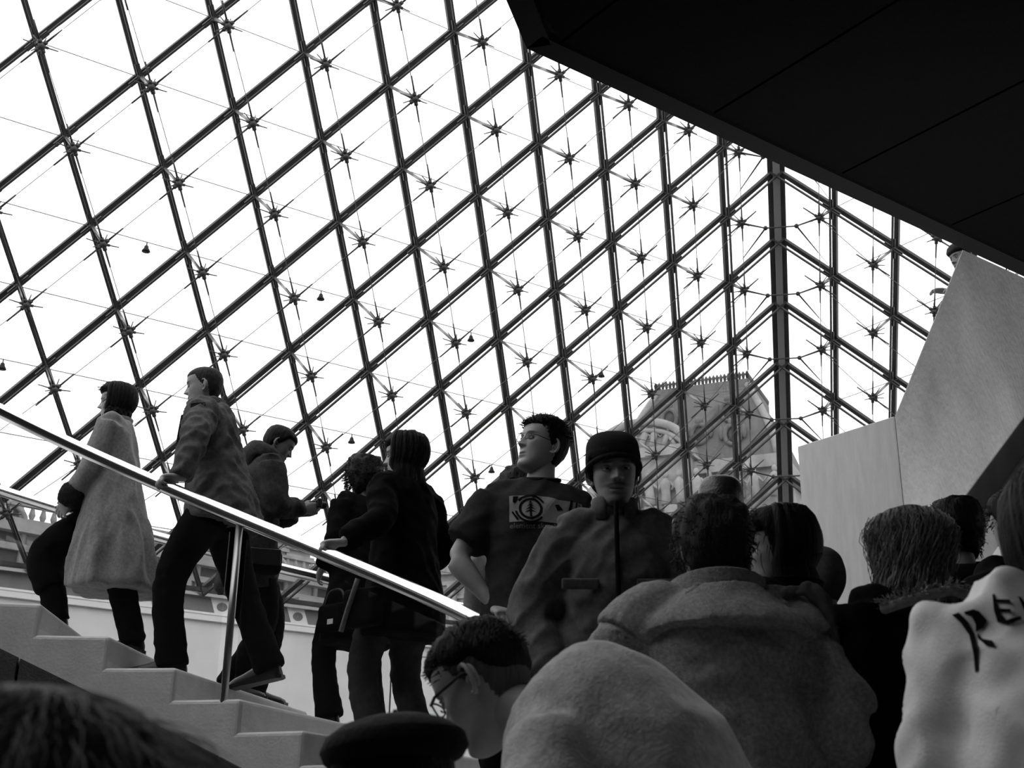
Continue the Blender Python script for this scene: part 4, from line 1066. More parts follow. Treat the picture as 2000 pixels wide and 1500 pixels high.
# 3 --- man looking down at his camera
def camera_man():
    P = Person('man in a dark hooded jacket looking down at a small camera in his hands', (560, 838, 8.35), -72,
               dict(lean=4, hunch=12, pel=(0, 0, .95), feet=((-.10, .10, 8), (.11, -.06, -10)), head=(-6, 26, 0), hair_up=.010,
                    wrist=((-.045, .30, 1.19), (.06, .31, 1.19)), elbow=((-.8, -.8, -.6), (.8, -.8, -.6)), hand=('hold', 'hold'), distal=((.35, .9, .25), (-.35, .9, .25)), dorsal=((-.9, .2, -.1), (.9, .2, -.1)), thumb=((0, 0, 1), (0, 0, 1))),
               dict(nose=1.0, beard=.25), skin=.20)
    P.body(); jk = cloth('dark_hooded_jacket', .042, noise_amt=.35)
    prof = ((-.30, .235, .185, -.01), (-.28, .24, .19, -.01), (-.12, .235, .18, 0), (.1, .215, .165, 0), (.35, .20, .15, .0), (.6, .212, .152, .0), (.8, .212, .14, -.01), (.92, .165, .115, -.02), (1.0, .10, .09, -.02))
    P.jacket('jacket', jk, prof, sleeve=(.092, .088, .082, .074, .066, .058), voxel=.0145, wr=.009, wsc=8, seed=8, to=.95)
    # hood lying on the back
    mb = MB(); nb = P.neck
    mb.tube(bez([nb + P.T1 @ V((-.115, .05, -.005)), nb + P.T1 @ V((-.11, -.05, .035)), nb + P.T1 @ V((0, -.115, .05)), nb + P.T1 @ V((.11, -.05, .035)), nb + P.T1 @ V((.115, .05, -.005))], 4), [.035, .04, .044, .047, .05, .054, .057, .06, .062, .06, .057, .054, .05, .047, .044, .04, .035], 12)
    mb.ball(nb + P.T1 @ V((0, -.13, -.03)), .12, .06, .10); me = remesh(mb, .013, 4); wrinkle(me, .006, 12, 3); link('hood', me, jk, P.o)
    P.trousers(BLACK, rad=(.115, .112, .10, .09, .085, .082, .08, .082, .086)); P.shoes(LEATHER)
    mb = hair_shell(.012, zfront=.178, zside=.112, zback=.04, amp=.003, sc=70, seed=4); P.head_obj('hair', mb, HAIR_BLACK)
    c = (P.wr[0] + P.wr[1]) / 2 + V((.0, .10, .05)); o = P.wld(c)
    t = tag(empty('camera', o, math.radians(-72)), 'small dark camera held by the man in the hooded jacket', 'camera'); t.scale = (P.sc,) * 3
    mb = MB(); mb.box((0, 0, 0), .11, .035, .065); link('camera_body', bevel_mesh(mb.mesh('camera_body'), .008, 2), LEATHER, t)
    mb = MB(); mb.tube([(0, .015, 0), (0, .05, 0)], [.026, .023], 16); mb.tube([(0, .05, 0), (0, .052, 0)], .018, 16); mb.build('lens', M_BLACK, t)
    mb = MB(); mb.box((0, -.018, .0), .07, .003, .045); mb.build('screen', CHAR, t)
    # satchel at his hip
    q = P.wld((P.pel + V((.27, .06, -.16)))); b_ = tag(empty('shoulder_bag', q, math.radians(-72)), 'black shoulder bag at the hip of the man with the camera', 'bag')
    mb = MB(); mb.box((0, 0, 0), .10, .22, .16); link('bag_body', bevel_mesh(mb.mesh('bag_body'), .045, 4), BLACK, b_)
    mb = MB(); mb.box((.052, 0, .02), .012, .19, .10); link('flap', bevel_mesh(mb.mesh('flap'), .005, 2), LEATHER, b_)
camera_man()

# 4 --- curly haired woman in black
def curly_woman():
    P = Person('woman with fuzzy dark curls and a black knee coat, behind the long haired woman', (714, 895, 8.1), 48,
               dict(lean=2, pel=(0, 0, .95), feet=((-.09, .12, 6), (.09, -.10, -6)), head=(-8, 0, 0), hair_up=.045, wrist=((-.16, .20, 1.02), (.2, .12, .92))), dict(), skin=.30)
    P.body(.02); cl = cloth('black_knee_coat', .007, noise_amt=.35)
    prof = ((-.45, .245, .20, 0), (-.43, .25, .205, 0), (-.2, .225, .185, 0), (.1, .205, .165, 0), (.35, .19, .15, 0), (.6, .198, .148, 0), (.8, .198, .135, -.005), (.92, .15, .11, -.015), (1.0, .10, .09, -.015))
    P.jacket('coat', cl, prof, sleeve=(.088, .084, .078, .072, .066, .06), voxel=.016, wr=.007, seed=9, to=.95)
    P.trousers(BLACK, rad=(.11, .11, .10, .09, .085, .08, .082, .088, .094)); P.shoes(LEATHER)
    mb = hair_shell(.042, zfront=.17, zside=.06, zback=-.01, amp=.016, sc=40, seed=6, lift=.012); strands(mb, 1100, 8, .05, .05, .055, .25, .0016, 1.0, .007, .8); P.head_obj('hair', mb, hairm('hair_curly', .022))
    q = P.wld(P.pel + V((-.25, -.06, -.30))); t = tag(empty('handbag', q, math.radians(48)), 'black handbag with a pale tag beside the knee coat', 'bag')
    mb = MB(); mb.box((0, 0, 0), .09, .24, .17); link('bag_body', bevel_mesh(mb.mesh('bag_body'), .035, 3), BLACK, t)
    mb = MB(); mb.tube(bez([(0, -.09, .08), (0, -.05, .16), (0, .05, .16), (0, .09, .08)], 4), .008, 8); mb.build('strap', LEATHER, t)
    mb = MB(); mb.box((-.047, -.02, -.03), .004, .05, .03); mb.build('paper_tag', M_LAMPW, t)
curly_woman()

# 5 --- long haired woman reaching to the rail
def long_hair_woman():
    h = rail_at(628)
    P = Person('woman with long straight black hair and black coat reaching her hand to the rail', (793, 850, 7.05), 56,
               dict(lean=3, pel=(0, 0, .95), feet=((-.09, .03, 6), (.10, -.14, -8)), head=(32, 2, 0), hair_up=.016,
                    wrist=(lambda s: s.loc(h + V((.085, .02, .055))), (.20, .16, 1.0)), elbow=((-.3, -.8, -1), None), hand=('grip', 'relaxed'), dorsal=((0, 0, 1), None)), dict(nose=.95), skin=.38)
    P.p['distal'] = (tuple(P.R.transposed() @ V((-.8, -.4, -.15))), None); P.p['thumb'] = ((1, 0, 0), None)
    P.body(); cl = cloth('black_short_coat', .004, noise_amt=.3)
    prof = ((-.30, .235, .195, 0), (-.28, .24, .20, 0), (-.12, .225, .185, 0), (.1, .205, .165, 0), (.35, .188, .148, 0), (.6, .196, .148, 0), (.8, .196, .135, -.005), (.92, .15, .11, -.015), (1.0, .10, .09, -.015))
    P.jacket('coat', cl, prof, sleeve=(.088, .084, .078, .072, .068, .066), voxel=.015, wr=.007, seed=10, to=.96)
    P.trousers(DENIM, 'jeans', rad=(.115, .112, .10, .086, .08, .076, .076, .078, .08), wr=.008); P.shoes(LEATHER)
    mb = hair_shell(.022, zfront=.178, zside=.06, zback=-.01, amp=.003, sc=40, seed=7, lift=.004); hanging_hair(mb, -.13, .12, 24, 9, front_a=1.05, th=.024, wave=.003, back=.02, layers=2, rad=.019); strands(mb, 150, 3, .02, .1, .06, .7, .0014)
    P.head_obj('hair', mb, HAIR_BLACK)
    q = P.wld(P.pel + V((-.29, .02, -.18))); t = tag(empty('shoulder_bag', q, math.radians(52)), 'dark bag with a pale strap hanging at the long haired woman', 'bag')
    mb = MB(); mb.box((0, 0, 0), .09, .24, .2); link('bag_body', bevel_mesh(mb.mesh('bag_body'), .03, 3), BLACK2, t)
    mb = MB(); mb.tube(bez([(-.05, .10, -.12), (-.055, .05, .0), (-.05, .0, .14)], 4), .013, 8); mb.build('strap', cloth('pale_strap', .25), t)
long_hair_woman()

# 6 --- man in a patterned T-shirt looking up
def shirt_man():
    h = rail_at(985)
    P = Person('short haired man with glasses in a dark printed T-shirt, looking up to the left', (1076, 822, 5.85), 186,
               dict(lean=-2, roll=-4, shrug=-.05, pel=(0, 0, .95), feet=((-.12, .05, 10), (.12, -.05, -10)), head=(-62, -13, -4), hair_up=.012,
                    wrist=((-.22, .1, .98), lambda s: s.loc(h + V((-.035, -.03, .10)))), elbow=(None, (1.0, -.1, -.2)), hand=('relaxed', 'grip'), dorsal=(None, (0, 0, 1))),
               dict(nose=1.0, gaze=(.1, 1, .25)), skin=.40)
    P.p['distal'] = (None, tuple(P.R.transposed() @ V((.35, -.85, -.3)))); P.p['thumb'] = (None, (-1, 0, 0))
    P.body(.013, arm=1.12); ts = cloth('dark_tshirt', .035, noise_amt=.2)
    prof = ((-.16, .20, .145, 0), (-.14, .205, .15, 0), (0, .20, .145, 0), (.2, .19, .135, 0), (.4, .188, .13, .005), (.6, .20, .138, .008), (.8, .205, .128, .0), (.92, .15, .10, -.01), (.985, .085, .078, -.01))
    t = P.jacket('t_shirt', ts, prof, sleeve=(.082, .084, .086, .086, .08, .07), to=.40, voxel=.011, wr=.006, wsc=9, seed=12, shoulder=.062)
    P.trousers(BLACK2); P.shoes(LEATHER)
    mb = MB(); ax_ = (P.piv - P.neck).normalized(); n = 24
    f_ = V((0, 1, 0)); sd_ = V((1, 0, 0)); mb.tube([P.neck + ax_ * (.002 - .018 * math.cos(2 * math.pi * k / n)) + sd_ * (.078 * math.sin(2 * math.pi * k / n)) + f_ * (.074 * math.cos(2 * math.pi * k / n) - .004) for k in range(n + 1)], .008, 8); mb.build('neckband', ts, P.o)
    # chest print: pale panel, ring emblem with a tree, line of lettering
    o = P.chest + V((.0, .25, .02)); ux = V((-1, 0, 0)); uy = V((0, 0, 1)); rd = V((0, -1, 0))
    lightp = cloth('print_pale', .30, noise_amt=.12); midp = cloth('print_mid', .22)
    x0, x1, y0, y1 = -.125, .165, -.055, .055
    P.decal(t, [[(x0, y0), (x0 + .06, y0), (x0 + .12, y0 + .001), (x1 - .05, y0 - .004), (x1, y0), (x1, y1 - .016), (x1 - .1, y1 - .012), (x0 + .15, y1), (x0 + .06, y1 + .003), (x0, y1)]], o, ux, uy, rd, lightp, 'chest_print', .0025)
    cx, cy = -.045, 0.0
    def annulus(r0, r1, a0=0, a1=2 * math.pi, n=28):
        out = []
        for k in range(n):
            ta, tb = a0 + (a1 - a0) * k / n, a0 + (a1 - a0) * (k + 1) / n
            out.append([(cx + r * math.cos(t_), cy + r * math.sin(t_)) for r, t_ in ((r0, ta), (r1, ta), (r1, tb), (r0, tb))])
        return out
    em = annulus(.036, .045) + annulus(.052, .060, .5, 2.5) + annulus(.052, .060, 3.3, 5.6)
    em += [[(cx - .004, cy - .034), (cx + .004, cy - .034), (cx + .003, cy + .02), (cx - .003, cy + .02)]]
    for yy, ww in ((-.014, .024), (-.002, .021), (.010, .016), (.021, .010)):
        em.append([(cx - ww, cy + yy - .004), (cx, cy + yy + .004), (cx + ww, cy + yy - .004), (cx, cy + yy + .012)])
    em += [[(x0 + .014, y1 - .003), (x0 + .035, y1 - .003), (x0 + .022, y1 - .032), (x0 + .012, y1 - .028)], [(x0 + .012, y0 + .045), (x0 + .034, y0 + .012), (x0 + .028, y0 + .005), (x0 + .008, y0 + .04)],
           [(.05, .02), (.06, -.004), (.082, .002), (.066, .022)], [(.115, .045), (.125, .045), (.105, -.05), (.092, -.05)], [(.138, .04), (.144, .04), (.128, -.05), (.12, -.05)], [(.065, -.055), (.09, -.055), (.08, -.03)]]
    ik_ = cloth('print_black', .006)
    P.decal(t, em[:28], o, ux, uy, rd, ik_, 'emblem_ring', .0045); P.decal(t, em[84:89], o, ux, uy, rd, ik_, 'emblem_tree', .0045); P.decal(t, em[28:56], o, ux, uy, rd, ik_, 'emblem_arc', .0045); P.decal(t, em[56:84], o, ux, uy, rd, ik_, 'emblem_arc', .0045)
    for pl_ in em[89:]: P.decal(t, [pl_], o, ux, uy, rd, ik_, 'print_mark', .0045)
    # lettering under the panel
    cu = bpy.data.curves.new('txt', 'FONT'); cu.body = 'element skateboards'; cu.size = .030; cu.resolution_u = 2
    to_ = bpy.data.objects.new('txt', cu); COL.objects.link(to_); dg = bpy.context.evaluated_depsgraph_get(); tm = bpy.data.meshes.new_from_object(to_.evaluated_get(dg)); bpy.data.objects.remove(to_)
    P.decal(t, [[(tm.vertices[i].co.x + x0, tm.vertices[i].co.y + y0 - .026) for i in p_.vertices] for p_ in tm.polygons], o, ux, uy, rd, midp, 'lettering', .0035)
    mb = hair_shell(.010, zfront=.186, zside=.112, zback=.035, amp=.004, sc=80, seed=9, lift=.008); strands(mb, 500, 5, .012, .17, .028, .3, .0016, 1.0, .003); P.head_obj('hair', mb, HAIR_BLACK)
    mb = MB()
    for sx in (-1, 1):
        c = V((sx * .032, .099, .126)); mb.tube([c + V((.021 * math.cos(2 * math.pi * k / 20), -.006 * abs(math.cos(2 * math.pi * k / 20)), .0145 * math.sin(2 * math.pi * k / 20))) for k in range(21)], .0011, 5, cap=False)
        mb.tube([c + V((sx * .021, -.004, .004)), V((sx * .072, .075, .13)), V((sx * .079, .0, .132)), V((sx * .078, -.012, .122))], .0014, 5)
    mb.tube([(-.011, .1, .129), (0, .104, .132), (.011, .1, .129)], .0012, 5); P.head_obj('glasses', mb, M_BLACK)
shirt_man()

# 7 --- man in a knit cap facing the camera
def cap_man():
    P = Person('bearded man in a black knit cap and padded jacket, facing the camera', (1194, 854, 4.35), 178,
               dict(lean=2, hunch=8, shrug=-.02, pel=(0, 0, .95), feet=((-.11, .05, 8), (.11, -.05, -8)), head=(4, 7, 3), hair_up=.016, wrist=((-.22, .10, .93), (.22, .12, .92)), elbow=((-1, -.8, 0), (1, -.8, 0))), dict(nose=1.1, beard=.78, brow=1.0, gaze=(.1, 1, -.05)), skin=.34, width=.86)
    P.body(.014); jk = cloth('padded_jacket', .12, rough=.7, noise_amt=.3, noise_scale=40)
    prof = ((-.20, .225, .18, 0), (-.18, .23, .185, 0), (-.05, .23, .18, 0), (.2, .22, .17, 0), (.4, .212, .165, 0), (.6, .21, .16, .0), (.8, .20, .14, -.01), (.92, .14, .105, -.02), (1.0, .085, .085, -.02))
    quilt = lambda q, t: .02 * abs(math.sin(t * 14)) * (1 if t < .8 else .3)
    P.jacket('jacket', jk, prof, sleeve=(.088, .092, .09, .084, .078, .07), voxel=.011, wr=.010, wsc=9, seed=14, fold=quilt, to=.98)
    P.collar(jk, .058, .064, .075, .42, lean=.004, th=.010)
    mb = MB(); z0 = P.neck + P.T1 @ V((0, .11, .03)); mb.tube(bez([z0, P.chest + P.T1 @ V((0, .165, 0)), P.mid + V((0, .195, 0)), P.pel + V((0, .205, -.05))], 4), .008, 6); mb.build('zip', BLACK2, P.o)
    for sx in (-1, 1):
        c = P.chest + P.T1 @ V((sx * .12, .165, -.06)); mb = MB(); mb.box(c, .12, .02, .035, P.T1); link('pocket_flap', bevel_mesh(mb.mesh('pocket_flap'), .006, 2), jk, P.o)
    P.trousers(BLACK); P.shoes(LEATHER)
    mb = hair_shell(.017, zfront=.163, zside=.098, zback=.05, amp=.002, sc=25, seed=10, lift=.010)
    kn = mat('black_knit', .010, .95, 0, .3, 60, .7, 120, stretch=(3, 3, .5)); P.head_obj('knit_cap', mb, kn)
    # turned-up rim of the cap
    pts = []; n = 48
    for k in range(n + 1):
        a = 2 * math.pi * k / n; z = .168 - .042 * (1 - math.cos(a)) / 2 * 1.5; z = max(z, .1); f_, b_, w_ = (np.interp(z, _zs, q) for q in (_f, _b, _w)); pts.append(V(((w_ + .014) * math.sin(a), (f_ + b_) / 2 + ((f_ - b_) / 2 + .014) * math.cos(a), z)))
    mb = MB(); mb.tube(pts, .010, 8, cap=False); P.head_obj('cap_rim', mb, kn)
cap_man()

# 8 --- broad back in a suede coat
def suede_man():
    P = Person('broad man in a suede coat with messy dark hair, seen from behind, centre right', (1392, 984, 3.45), 6,
               dict(lean=3, hunch=9, pel=(0, 0, .95), feet=((-.12, .05, 8), (.12, -.05, -8)), head=(6, 4, 2), hair_up=.022, shrug=.005, wrist=((-.33, .16, .98), (.24, .10, .98)), elbow=((-1, -.6, 0), (.4, -.9, 0))), dict(), skin=.30, width=.98)
    P.body(.018); su = cloth('suede', .32, noise_amt=.35, noise_scale=90.0, bump=.5)
    prof = ((-.35, .25, .19, 0), (-.33, .255, .195, 0), (-.1, .24, .185, 0), (.2, .225, .17, 0), (.4, .22, .165, 0), (.6, .22, .165, -.005), (.8, .21, .15, -.02), (.92, .165, .125, -.03), (1.0, .105, .10, -.03))
    fold = lambda q, t: .035 * math.sin(q * 9 + t * 3) if t < .6 else 0
    P.jacket('coat', su, prof, sleeve=(.09, .088, .084, .08, .074, .07), voxel=.012, wr=.016, wsc=8, seed=16, fold=fold)
    # yoke over the shoulders, its lower edge standing off the back
    mb = MB(); yk = ((.78, .238, .19, -.024), (.785, .243, .196, -.024), (.84, .230, .176, -.026), (.92, .175, .135, -.03), (1.0, .11, .105, -.03)); mb.rings(P.torso_rings(yk))
    for i in (0, 1): mb.tube(bez([P.neck - P.T1 @ V((0, 0, .04)), P.sh[i].lerp(P.neck, .3), P.sh[i], P.sh[i].lerp(P.el[i], .3)], 3), [.07, .073, .077, .082, .087, .091, .097, .103, .106, .108], 14)
    me = remesh(mb, .010, 2); wrinkle(me, .006, 8, 18); link('yoke', me, su, P.o)
    P.collar(su, .082, .095, .06, .4, lean=.022, th=.012, back=.4)
    P.trousers(BLACK); P.shoes(LEATHER)
    mb = hair_shell(.024, zfront=.17, zside=.08, zback=.02, amp=.010, sc=45, seed=11, lift=.006); strands(mb, 700, 15, .03, .04, .04, .45, .0013, .9, .003, .9); P.head_obj('hair', mb, hairm('hair_messy', .02))
    # rolled scarf end over the right shoulder
    c = P.sh[1] + V((.03, -.07, .03)); mb = MB(); mb.tube(bez([c + V((-.10, 0, .03)), c + V((-.02, -.02, .055)), c + V((.045, -.03, .02)), c + V((.08, -.035, -.06)), c + V((.10, -.03, -.16))], 4), [.018, .022, .026, .028, .03, .032, .034, .034, .032, .03, .028, .026, .024, .022, .02, .018, .014], 10)
    me = remesh(mb, .008, 2); a__ = np_verts(me); set_verts(me, (a__ - np.array(c)) * np.array([.62, .8, .75]) + np.array(c)); wrinkle(me, .009, 28, 2, (1, 1, .5)); link('scarf_end', me, cloth('grey_scarf', .10), P.o)
suede_man()

# 9 --- person in a dark cap behind
def dark_cap():
    P = Person('person in a round dark cap behind the messy haired man', (1406, 934, 5.2), 20, dict(head=(-25, 0, 0), hair_up=.02), dict(), skin=.3)
    P.body(.02); P.jacket('coat', CHAR, voxel=.017, wr=.006, seed=20); P.trousers(BLACK); P.shoes(LEATHER)
    mb = hair_shell(.018, zfront=.165, zside=.12, zback=.09, amp=.002, sc=20, seed=12, lift=.006); P.head_obj('cap', mb, mat('cap_felt', .03, .35, 0, .2, 20, .2, 90, spec=.5))
    mb = MB(); n = 12; rings = []
    for k in range(n + 1):
        a = -1.0 + 2.0 * k / n; r0, r1 = .105, .165 - .025 * abs(a); z = .165
        rings.append([V((.09 * math.sin(a), r0 * math.cos(a) + .005, z)), V((.10 * math.sin(a), r1 * math.cos(a), z - .018)), V((.10 * math.sin(a), r1 * math.cos(a), z - .022)), V((.09 * math.sin(a), r0 * math.cos(a) + .005, z - .006))])
    mb.rings(rings); P.head_obj('cap_bill', mb, MATS['cap_felt'])
    mb = hair_shell(.014, zfront=.20, zside=.10, zback=.03, amp=.006, sc=60, seed=5); P.head_obj('hair', mb, HAIR_DARK)
dark_cap()

# 10 --- woman with long dark hair, face to the left
def dark_hair_woman():
    P = Person('woman with long smooth dark hair in a black coat, pale cheek turned left', (1512, 998, 3.9), 58,
               dict(head=(30, 4, 0), hair_up=.018, wrist=((-.2, .22, 1.05), None)), dict(nose=.95), skin=.40)
    P.body(.018); P.jacket('coat', BLACK, ((-.35, .24, .19, 0),) + Person.JACKET[1:], sleeve=(.09, .086, .08, .074, .07, .066), voxel=.015, wr=.007, seed=21)
    P.trousers(BLACK); P.shoes(LEATHER)
    mb = hair_shell(.022, zfront=.176, zside=.05, zback=-.01, amp=.003, sc=40, seed=13, lift=.004); hanging_hair(mb, -.16, .22, 26, 19, front_a=1.45, th=.026, wave=.003, back=.02, layers=2, rad=.02); strands(mb, 160, 23, .02, .1, .06, .7, .0012); P.head_obj('hair', mb, HAIR_BLACK)
    P.collar(BLACK, .08, .095, .06, .3)
dark_hair_woman()

# 11 --- hooded figure partly hidden, beside the pale wall
def hooded():
    P = Person('small figure in a dark hooded jacket beside the concrete wall, half hidden', (1592, 1082, 4.65), 30, dict(hunch=8, head=(10, 6, 0), hair_up=.02), dict(), skin=.3)
    P.body(.02); P.jacket('jacket', CHAR, voxel=.017, wr=.008, seed=24); P.trousers(BLACK); P.shoes(LEATHER)
    mb = hair_shell(.03, zfront=.15, zside=.05, zback=-.01, amp=.006, sc=18, seed=14, lift=.006); P.head_obj('hood', mb, cloth('grey_hood', .09))
hooded()

# 12 --- wavy haired woman with a fur-edged hood
def wavy_woman():
    P = Person('woman with wavy light brown hair and a black coat with fuzzy collar edge', (1772, 1004, 3.5), 16,
               dict(hunch=8, head=(4, 6, 3), hair_up=.024, shrug=.01), dict(), skin=.34, width=1.08)
    P.body(.018); P.jacket('coat', BLACK, ((-.35, .25, .19, 0),) + tuple((t, a * 1.08, b_ * 1.05, d) for t, a, b_, d in Person.JACKET[1:]), sleeve=(.10, .095, .088, .08, .074, .07), voxel=.014, wr=.007, seed=25)
    P.trousers(BLACK); P.shoes(LEATHER)
    mb = hair_shell(.024, zfront=.17, zside=.06, zback=.0, amp=.006, sc=35, seed=15, lift=.005); hanging_hair(mb, -.10, .34, 26, 29, front_a=1.0, th=.026, wave=.02, back=.02, layers=2, rad=.012); P.head_obj('hair', mb, HAIR_BROWN)
    mb = MB(); rnd = random.Random(3)
    for k in range(420):
        a = .9 + (2 * math.pi - 1.8) * rnd.random(); pts = []; o_ = .034 + rnd.uniform(0, .016); ph = rnd.uniform(0, 6.3); amp = rnd.uniform(.006, .02); ze = -.10 + rnd.uniform(-.04, .08); z_start = rnd.uniform(.16, .232); fl = rnd.uniform(.1, .5)
        for i in range(11):
            t = i / 10; z = z_start + (ze - z_start) * t; zz = max(z, .06); f_, b_, w_ = (np.interp(zz, _zs, q) for q in (_f, _b, _w)); g = 1 + (fl * max(0, (.06 - z)) / .16)
            pts.append(V((((w_ + o_) * math.sin(a)) * g + amp * math.sin(ph + t * 13), ((f_ + b_) / 2 + ((f_ - b_) / 2 + o_) * math.cos(a)) - .02 * t + amp * math.cos(ph + t * 12), z + .02 * (1 - t))))
        mb.tube(pts, [.0012] * 9 + [.001, .0005], 3, cap=False)
    o = P.head_obj('loose_locks', mb, hairm('hair_light', .24)); o['kind'] = 'stuff'
    mb = MB(); n = 200; rnd = random.Random(9); ax_ = (P.piv - P.neck).normalized()
    for k in range(700):
        t = .5 + (2 * math.pi - 1.0) * rnd.random(); c = P.neck + P.T1 @ V((.20 * math.sin(t), .13 * math.cos(t) - .03, -.012 - .05 * abs(math.sin(t)) + rnd.uniform(-.012, .012))); d = (P.T1 @ V((math.sin(t) + rnd.uniform(-.7, .7), math.cos(t) + rnd.uniform(-.7, .7), rnd.uniform(.2, 1.4)))).normalized()
        mb.tube([c, c + d * .018, c + d * .03 + V((0, 0, -.006))], [.0022, .0016, .0006], 3, cap=False)
    rings = [ell(P.neck + P.T1 @ V((.20 * math.sin(t), .13 * math.cos(t) - .03, -.018 - .05 * abs(math.sin(t)))), V((math.sin(t), math.cos(t), 0)), V((0, 0, 1)), .016, .016, 8) for t in [.5 + (2 * math.pi - 1) * k / 40 for k in range(41)]]
    mb.rings(rings); mb.build('fur_trim', cloth('fuzzy_trim', .34), P.o)
wavy_woman()

# 13 --- short tousled hair between
def tousled():
    P = Person('dark tousled head between the wavy hair and the right edge', (1864, 979, 4.9), -10, dict(head=(-12, 0, 0), hair_up=.02), dict(), skin=.3)
    P.body(.02); P.jacket('jacket', BLACK, voxel=.016, seed=27); P.trousers(BLACK); P.shoes(LEATHER)
    mb = hair_shell(.026, zfront=.17, zside=.06, zback=-.01, amp=.010, sc=45, seed=16, lift=.004); strands(mb, 500, 31, .03, .05, .035, .3, .0014, .9, .003, .9); P.head_obj('hair', mb, HAIR_BLACK)
tousled()

# 14 --- man at the right edge whose ear shows
def ear_man():
    P = Person('man with dark hair and visible left ear at the right picture edge', (1985, 957, 4.0), 24, dict(head=(0, 4, 0), hair_up=.018), dict(), skin=.34)
    P.body(.02); P.jacket('jacket', BLACK, voxel=.016, seed=28); P.trousers(BLACK); P.shoes(LEATHER)
    mb = hair_shell(.016, zfront=.178, zside=.118, zback=.03, amp=.004, sc=60, seed=17, lift=.004); strands(mb, 300, 33, .02, .12, .025, .4, .0013); P.head_obj('hair', mb, HAIR_BLACK)
ear_man()

# 15 --- white jacket with dark lettering
def white_jacket():
    P = Person('person in a white jacket with black brush lettering REV on the back', (2078, 928, 2.45), -16,
               dict(hunch=14, lean=4, shrug=.085, head=(0, 14, 0), hair_up=.03, wrist=((-.20, .18, .98), None), elbow=((-.9, -.9, 0), None)), dict(), skin=.32, width=1.0)
    P.body(.018); wj = cloth('white_satin', .8, rough=.55, noise_amt=.06, bump=.12, bump_scale=200, spec=.3)
    prof = ((-.16, .24, .185, 0), (-.05, .25, .195, 0), (.12, .245, .19, 0), (.35, .235, .18, .0), (.6, .232, .175, 0), (.8, .225, .155, -.01), (.88, .19, .13, -.02), (.94, .12, .10, -.02))
    jo = P.jacket('jacket', wj, prof, sleeve=(.10, .10, .098, .094, .088, .07), voxel=.011, wr=.013, wsc=7, seed=30, shoulder=.052, smooth=16, extra=lambda mb: [mb.tube([P.neck - P.T1 @ V((0, .01, .16)), P.sh[i] - P.T1 @ V((0, .01, .015))], [.11, .105], 16) for i in (0, 1)])
    P.collar(BLACK2, .085, .10, .06, .2); P.trousers(BLACK); P.shoes(LEATHER)
    mb = hair_shell(.026, zfront=.17, zside=.05, zback=-.01, amp=.006, sc=40, seed=18, lift=.004); hanging_hair(mb, -.12, .25, 24, 39, front_a=1.1, th=.026, wave=.004, back=.03, layers=2, rad=.02); P.head_obj('hair', mb, HAIR_BLACK)
    ink = cloth('black_ink', .008)
    # brush lettering: each stroke a polygon
    def S(pts): return pts
    Rr = [[(0, .085), (.016, .088), (.034, .062), (.045, .03), (.048, -.01), (.043, -.055), (.036, -.06), (.037, -.02), (.033, .03), (.018, .062)],
          [(.028, .088), (.05, .092), (.062, .085), (.076, .062), (.066, .045), (.048, .035), (.050, .055), (.044, .075), (.03, .08)],
          [(.052, .036), (.060, .018), (.080, .010), (.084, -.008), (.066, -.002), (.05, .022)]]
    Ee = [[(.096, .125), (.101, .127), (.104, .10), (.108, .075), (.118, .058), (.114, .048), (.098, .055), (.094, .085)], [(.102, .112), (.132, .108), (.134, .098), (.103, .104)], [(.104, .088), (.130, .084), (.13, .075), (.105, .08)], [(.112, .056), (.15, .066), (.152, .058), (.118, .045)]]
    Vv = [[(.152, .118), (.160, .115), (.176, .07), (.186, .04), (.172, .038), (.162, .07)], [(.21, .105), (.222, .10), (.196, .04), (.182, .038)], [(.165, .04), (.22, .048), (.22, .0), (.20, -.10), (.17, -.2), (.175, -.08)],]
    fwd_ = V((0, 1, 0)); o = P.chest + V((-.225, -.3, .12)); 
    sc_ = .68; P.decal(jo, [[(x_ * sc_, y_ * sc_) for x_, y_ in pl_] for pl_ in Rr + Ee + Vv], o, V((1, 0, 0)), V((0, 0, 1)), fwd_, ink, 'lettering')
    low = [[(0, 0), (.012, 0), (.014, .028), (.006, .03)], [(.024, 0), (.034, -.002), (.034, .028), (.026, .03)], [(.044, 0), (.05, .028), (.064, .024), (.066, .002), (.058, .008), (.056, .02), (.052, .016)]]
    P.decal(jo, low, P.chest + V((-.085, -.3, -.25)), V((1, 0, 0)), V((0, 0, 1)), fwd_, ink, 'small_lettering')
white_jacket()

